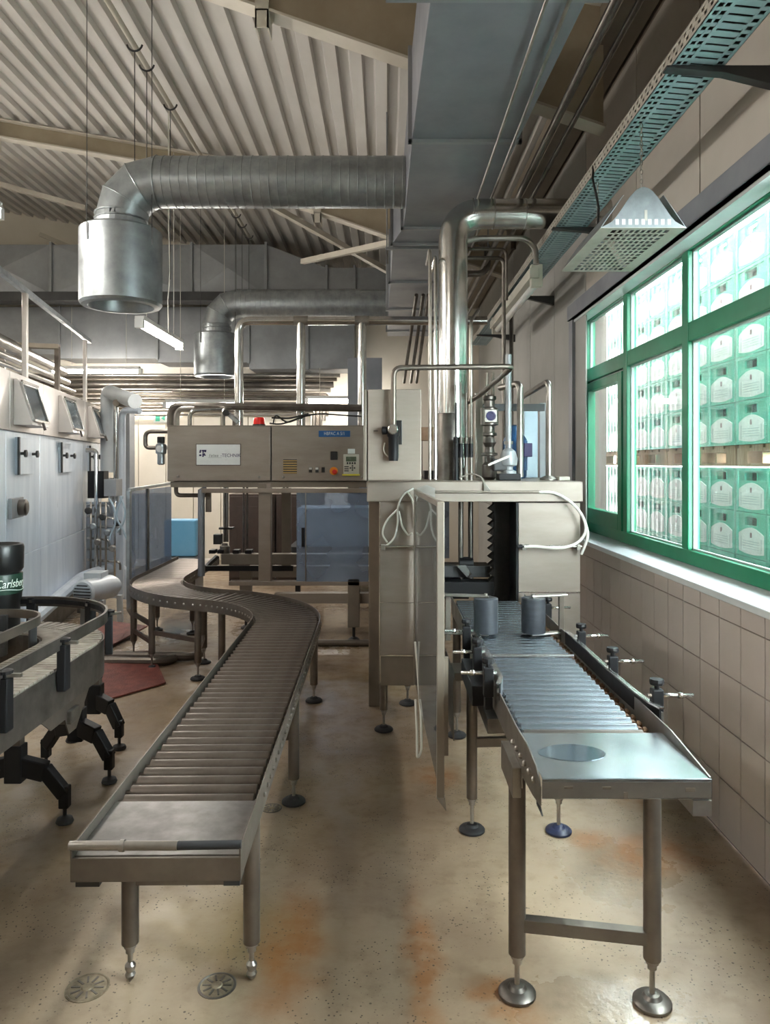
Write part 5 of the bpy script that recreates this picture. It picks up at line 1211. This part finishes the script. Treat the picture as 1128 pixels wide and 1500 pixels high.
# drain covers
for i, (px, py, r, lab) in enumerate(((128, 1447, .062, 'pale round drain cover in the floor left of the conveyor front leg'), (318, 1444, .056, 'rust stained round drain cover between the conveyor front legs'), (398, 1184, .045, 'small worn round drain cover beside a rubber conveyor foot'))):
    Y = F*EYE/(py-679); x = (px-565)*Y/F
    t = thing('drain_cover', lab, 'drain', (x, Y, 0))
    MB().lathe([(r*1.08, -.002), (r*1.08, .002), (r, .003), (r*.95, .001)], (x, Y, 0), seg=32).build('rim', 'drain_metal' if i == 0 else 'steel_dark', t)
    MB().lathe([(r*.93, -.002), (r*.93, .0015), (r*.3, .002), (r*.25, .005), (r*.01, .006)], (x, Y, 0), seg=28).build('lid', 'drain_metal', t)
    rb_ = MB()
    for k in range(10):
        q = 2*PI*k/10; rb_.bar((x+r*.35*math.cos(q), Y+r*.35*math.sin(q), .002), (x+r*.82*math.cos(q), Y+r*.82*math.sin(q), .002), .006, .003)
    rb_.build('ribs', 'steel_dark', t)

# ================================================================ CRATE STACKS outside the window
struct(MB().box(1.75, 14, -8, 30, -.2, .03).build('floor_outside', 'ground_outside'))
CW, CH, CD = .405, .29, .30; FX = 2.36
def crate_meshes():
    b = MB(); t = .02
    # front wall with handle opening (facing the window, -x side), other three walls and base
    hy0, hy1, hz0, hz1 = CW/2-.072, CW/2+.072, CH-.088, CH-.034
    b.box(0, t, .003, CW-.003, 0, hz0); b.box(0, t, .003, hy0, hz0, CH-.006); b.box(0, t, hy1, CW-.003, hz0, CH-.006); b.box(0, t, hy0, hy1, hz1, CH-.006)
    b.box(CD-t, CD, .003, CW-.003, 0, CH-.006); b.box(t, CD-t, .003, t, 0, CH-.006); b.box(t, CD-t, CW-t, CW-.003, 0, CH-.006); b.box(t, CD-t, t, CW-t, 0, .02)
    for y in (.004, CW-.03): b.box(-.008, 0, y, y+.026, 0, CH-.006)
    b.box(-.008, 0, .03, CW-.03, CH-.022, CH-.006); b.box(-.006, 0, .03, CW-.03, 0, .014)
    for i in range(9): b.tube([(-.003, hy0-.008, hz0), (-.003, hy0-.008, hz1), (-.003, CW/2, hz1+.016), (-.003, hy1+.008, hz1), (-.003, hy1+.008, hz0)], .004, 5) if i == 0 else None
    body = b.mesh('crate_body', 'crate_green')
    d = MB().box(t+.03, t+.035, hy0-.02, hy1+.02, hz0-.02, hz1+.005).mesh('hole_shade', 'crate_hole')  # dark plate standing in for the shade inside the handle hole
    l = MB(); P = [(.036, .03), (.036, .145)]+[(.036+(CW-.072)*i/12, .145+.045*math.sin(PI*i/12)) for i in range(1, 12)]+[(CW-.036, .145), (CW-.036, .03)]+[(CW-.036-(CW-.072)*i/8, .03-.014*math.sin(PI*i/8)) for i in range(1, 8)]
    l.prism(P, 'x', -.005, 0); lab = l.mesh('label', 'label_white')
    m = MB().box(-.0062, -.0048, CW/2-.011, CW/2+.011, .125, .158).mesh('label_mark', 'label_mark')
    g = MB()
    for i in range(4): g.box(-.006, -.0048, .10, CW-.09, .05+.016*i, .055+.016*i)
    for y in (.065, CW-.075): g.box(-.006, -.0048, y, y+.01, .035, .125)
    gm = g.mesh('label_lines', 'label_grey')
    return body, d, lab, m, gm
cb_, cd_, cl_, cm_, cg_ = crate_meshes()
def crate(y, z, lab, grp, x=FX):
    t = thing('beer_crate', lab, 'crate', (x, y, z), grp)
    M = T(x, y, z); inst(cb_, 'body', t, M); inst(cd_, 'handle_shade', t, M); l = inst(cl_, 'label', t, M); inst(cm_, 'label_mark', l, M); inst(cg_, 'label_lines', l, M)
def pallet(y0, z, lab, grp):
    t = thing('pallet', lab, 'pallet', (FX+.4, y0+.6, z), grp)
    for i in range(7): MB().box(FX, FX+.8, y0+.01+i*.172, y0+.01+i*.172+.14, z+.122, z+.144).build('top_board', 'pallet_wood', t)
    for x in (FX+.0, FX+.35, FX+.7): 
        MB().box(x, x+.1, y0, y0+1.21, z+.1, z+.122).build('stringer', 'pallet_wood', t)
        MB().box(x, x+.1, y0, y0+1.21, z, z+.022).build('bottom_board', 'pallet_wood', t)
        for yy in (0, .53, 1.07): MB().box(x, x+.1, y0+yy, y0+yy+.14, z+.022, z+.1).build('block', 'pallet_wood', t)
GZ = .03
ROW = ('bottom', 'second lowest', 'middle', 'second highest', 'top')
Yst = 2.55
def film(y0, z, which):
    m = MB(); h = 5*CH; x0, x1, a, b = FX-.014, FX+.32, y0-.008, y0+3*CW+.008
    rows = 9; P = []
    for i in range(25): P.append((x0-.004*(i % 2), a+(b-a)*i/24))       # film added as a washed-out haze over the crates, in shallow folds
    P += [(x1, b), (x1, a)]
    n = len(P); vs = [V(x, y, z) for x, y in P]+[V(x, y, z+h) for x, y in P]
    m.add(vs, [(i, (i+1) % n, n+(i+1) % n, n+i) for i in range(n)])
    tag(m.build('haze_film', 'haze_film'), 'stretch film added as pale haze over the '+which+' load of green crates', 'film', which+' haze films')
for p in range(5):
    y0 = Yst+p*1.235
    pallet(y0, GZ, 'wooden pallet on the ground under the green crate stack', 'ground pallets'); tp_ = GZ+.144
    for r in range(5):
        for c in range(3): crate(y0+c*CW, tp_+.002+r*CH, 'green beer crate with white label in the '+ROW[r]+' row of the lower pallet load', 'crates on the lower pallets, '+ROW[r]+' row')
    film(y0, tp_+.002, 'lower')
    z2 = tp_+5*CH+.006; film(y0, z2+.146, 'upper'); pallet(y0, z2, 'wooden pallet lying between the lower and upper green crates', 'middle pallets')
    for r in range(5):
        for c in range(3): crate(y0+c*CW, z2+.146+r*CH, 'green beer crate with white label in the '+ROW[r]+' row of the upper pallet load', 'crates on the upper pallets, '+ROW[r]+' row')
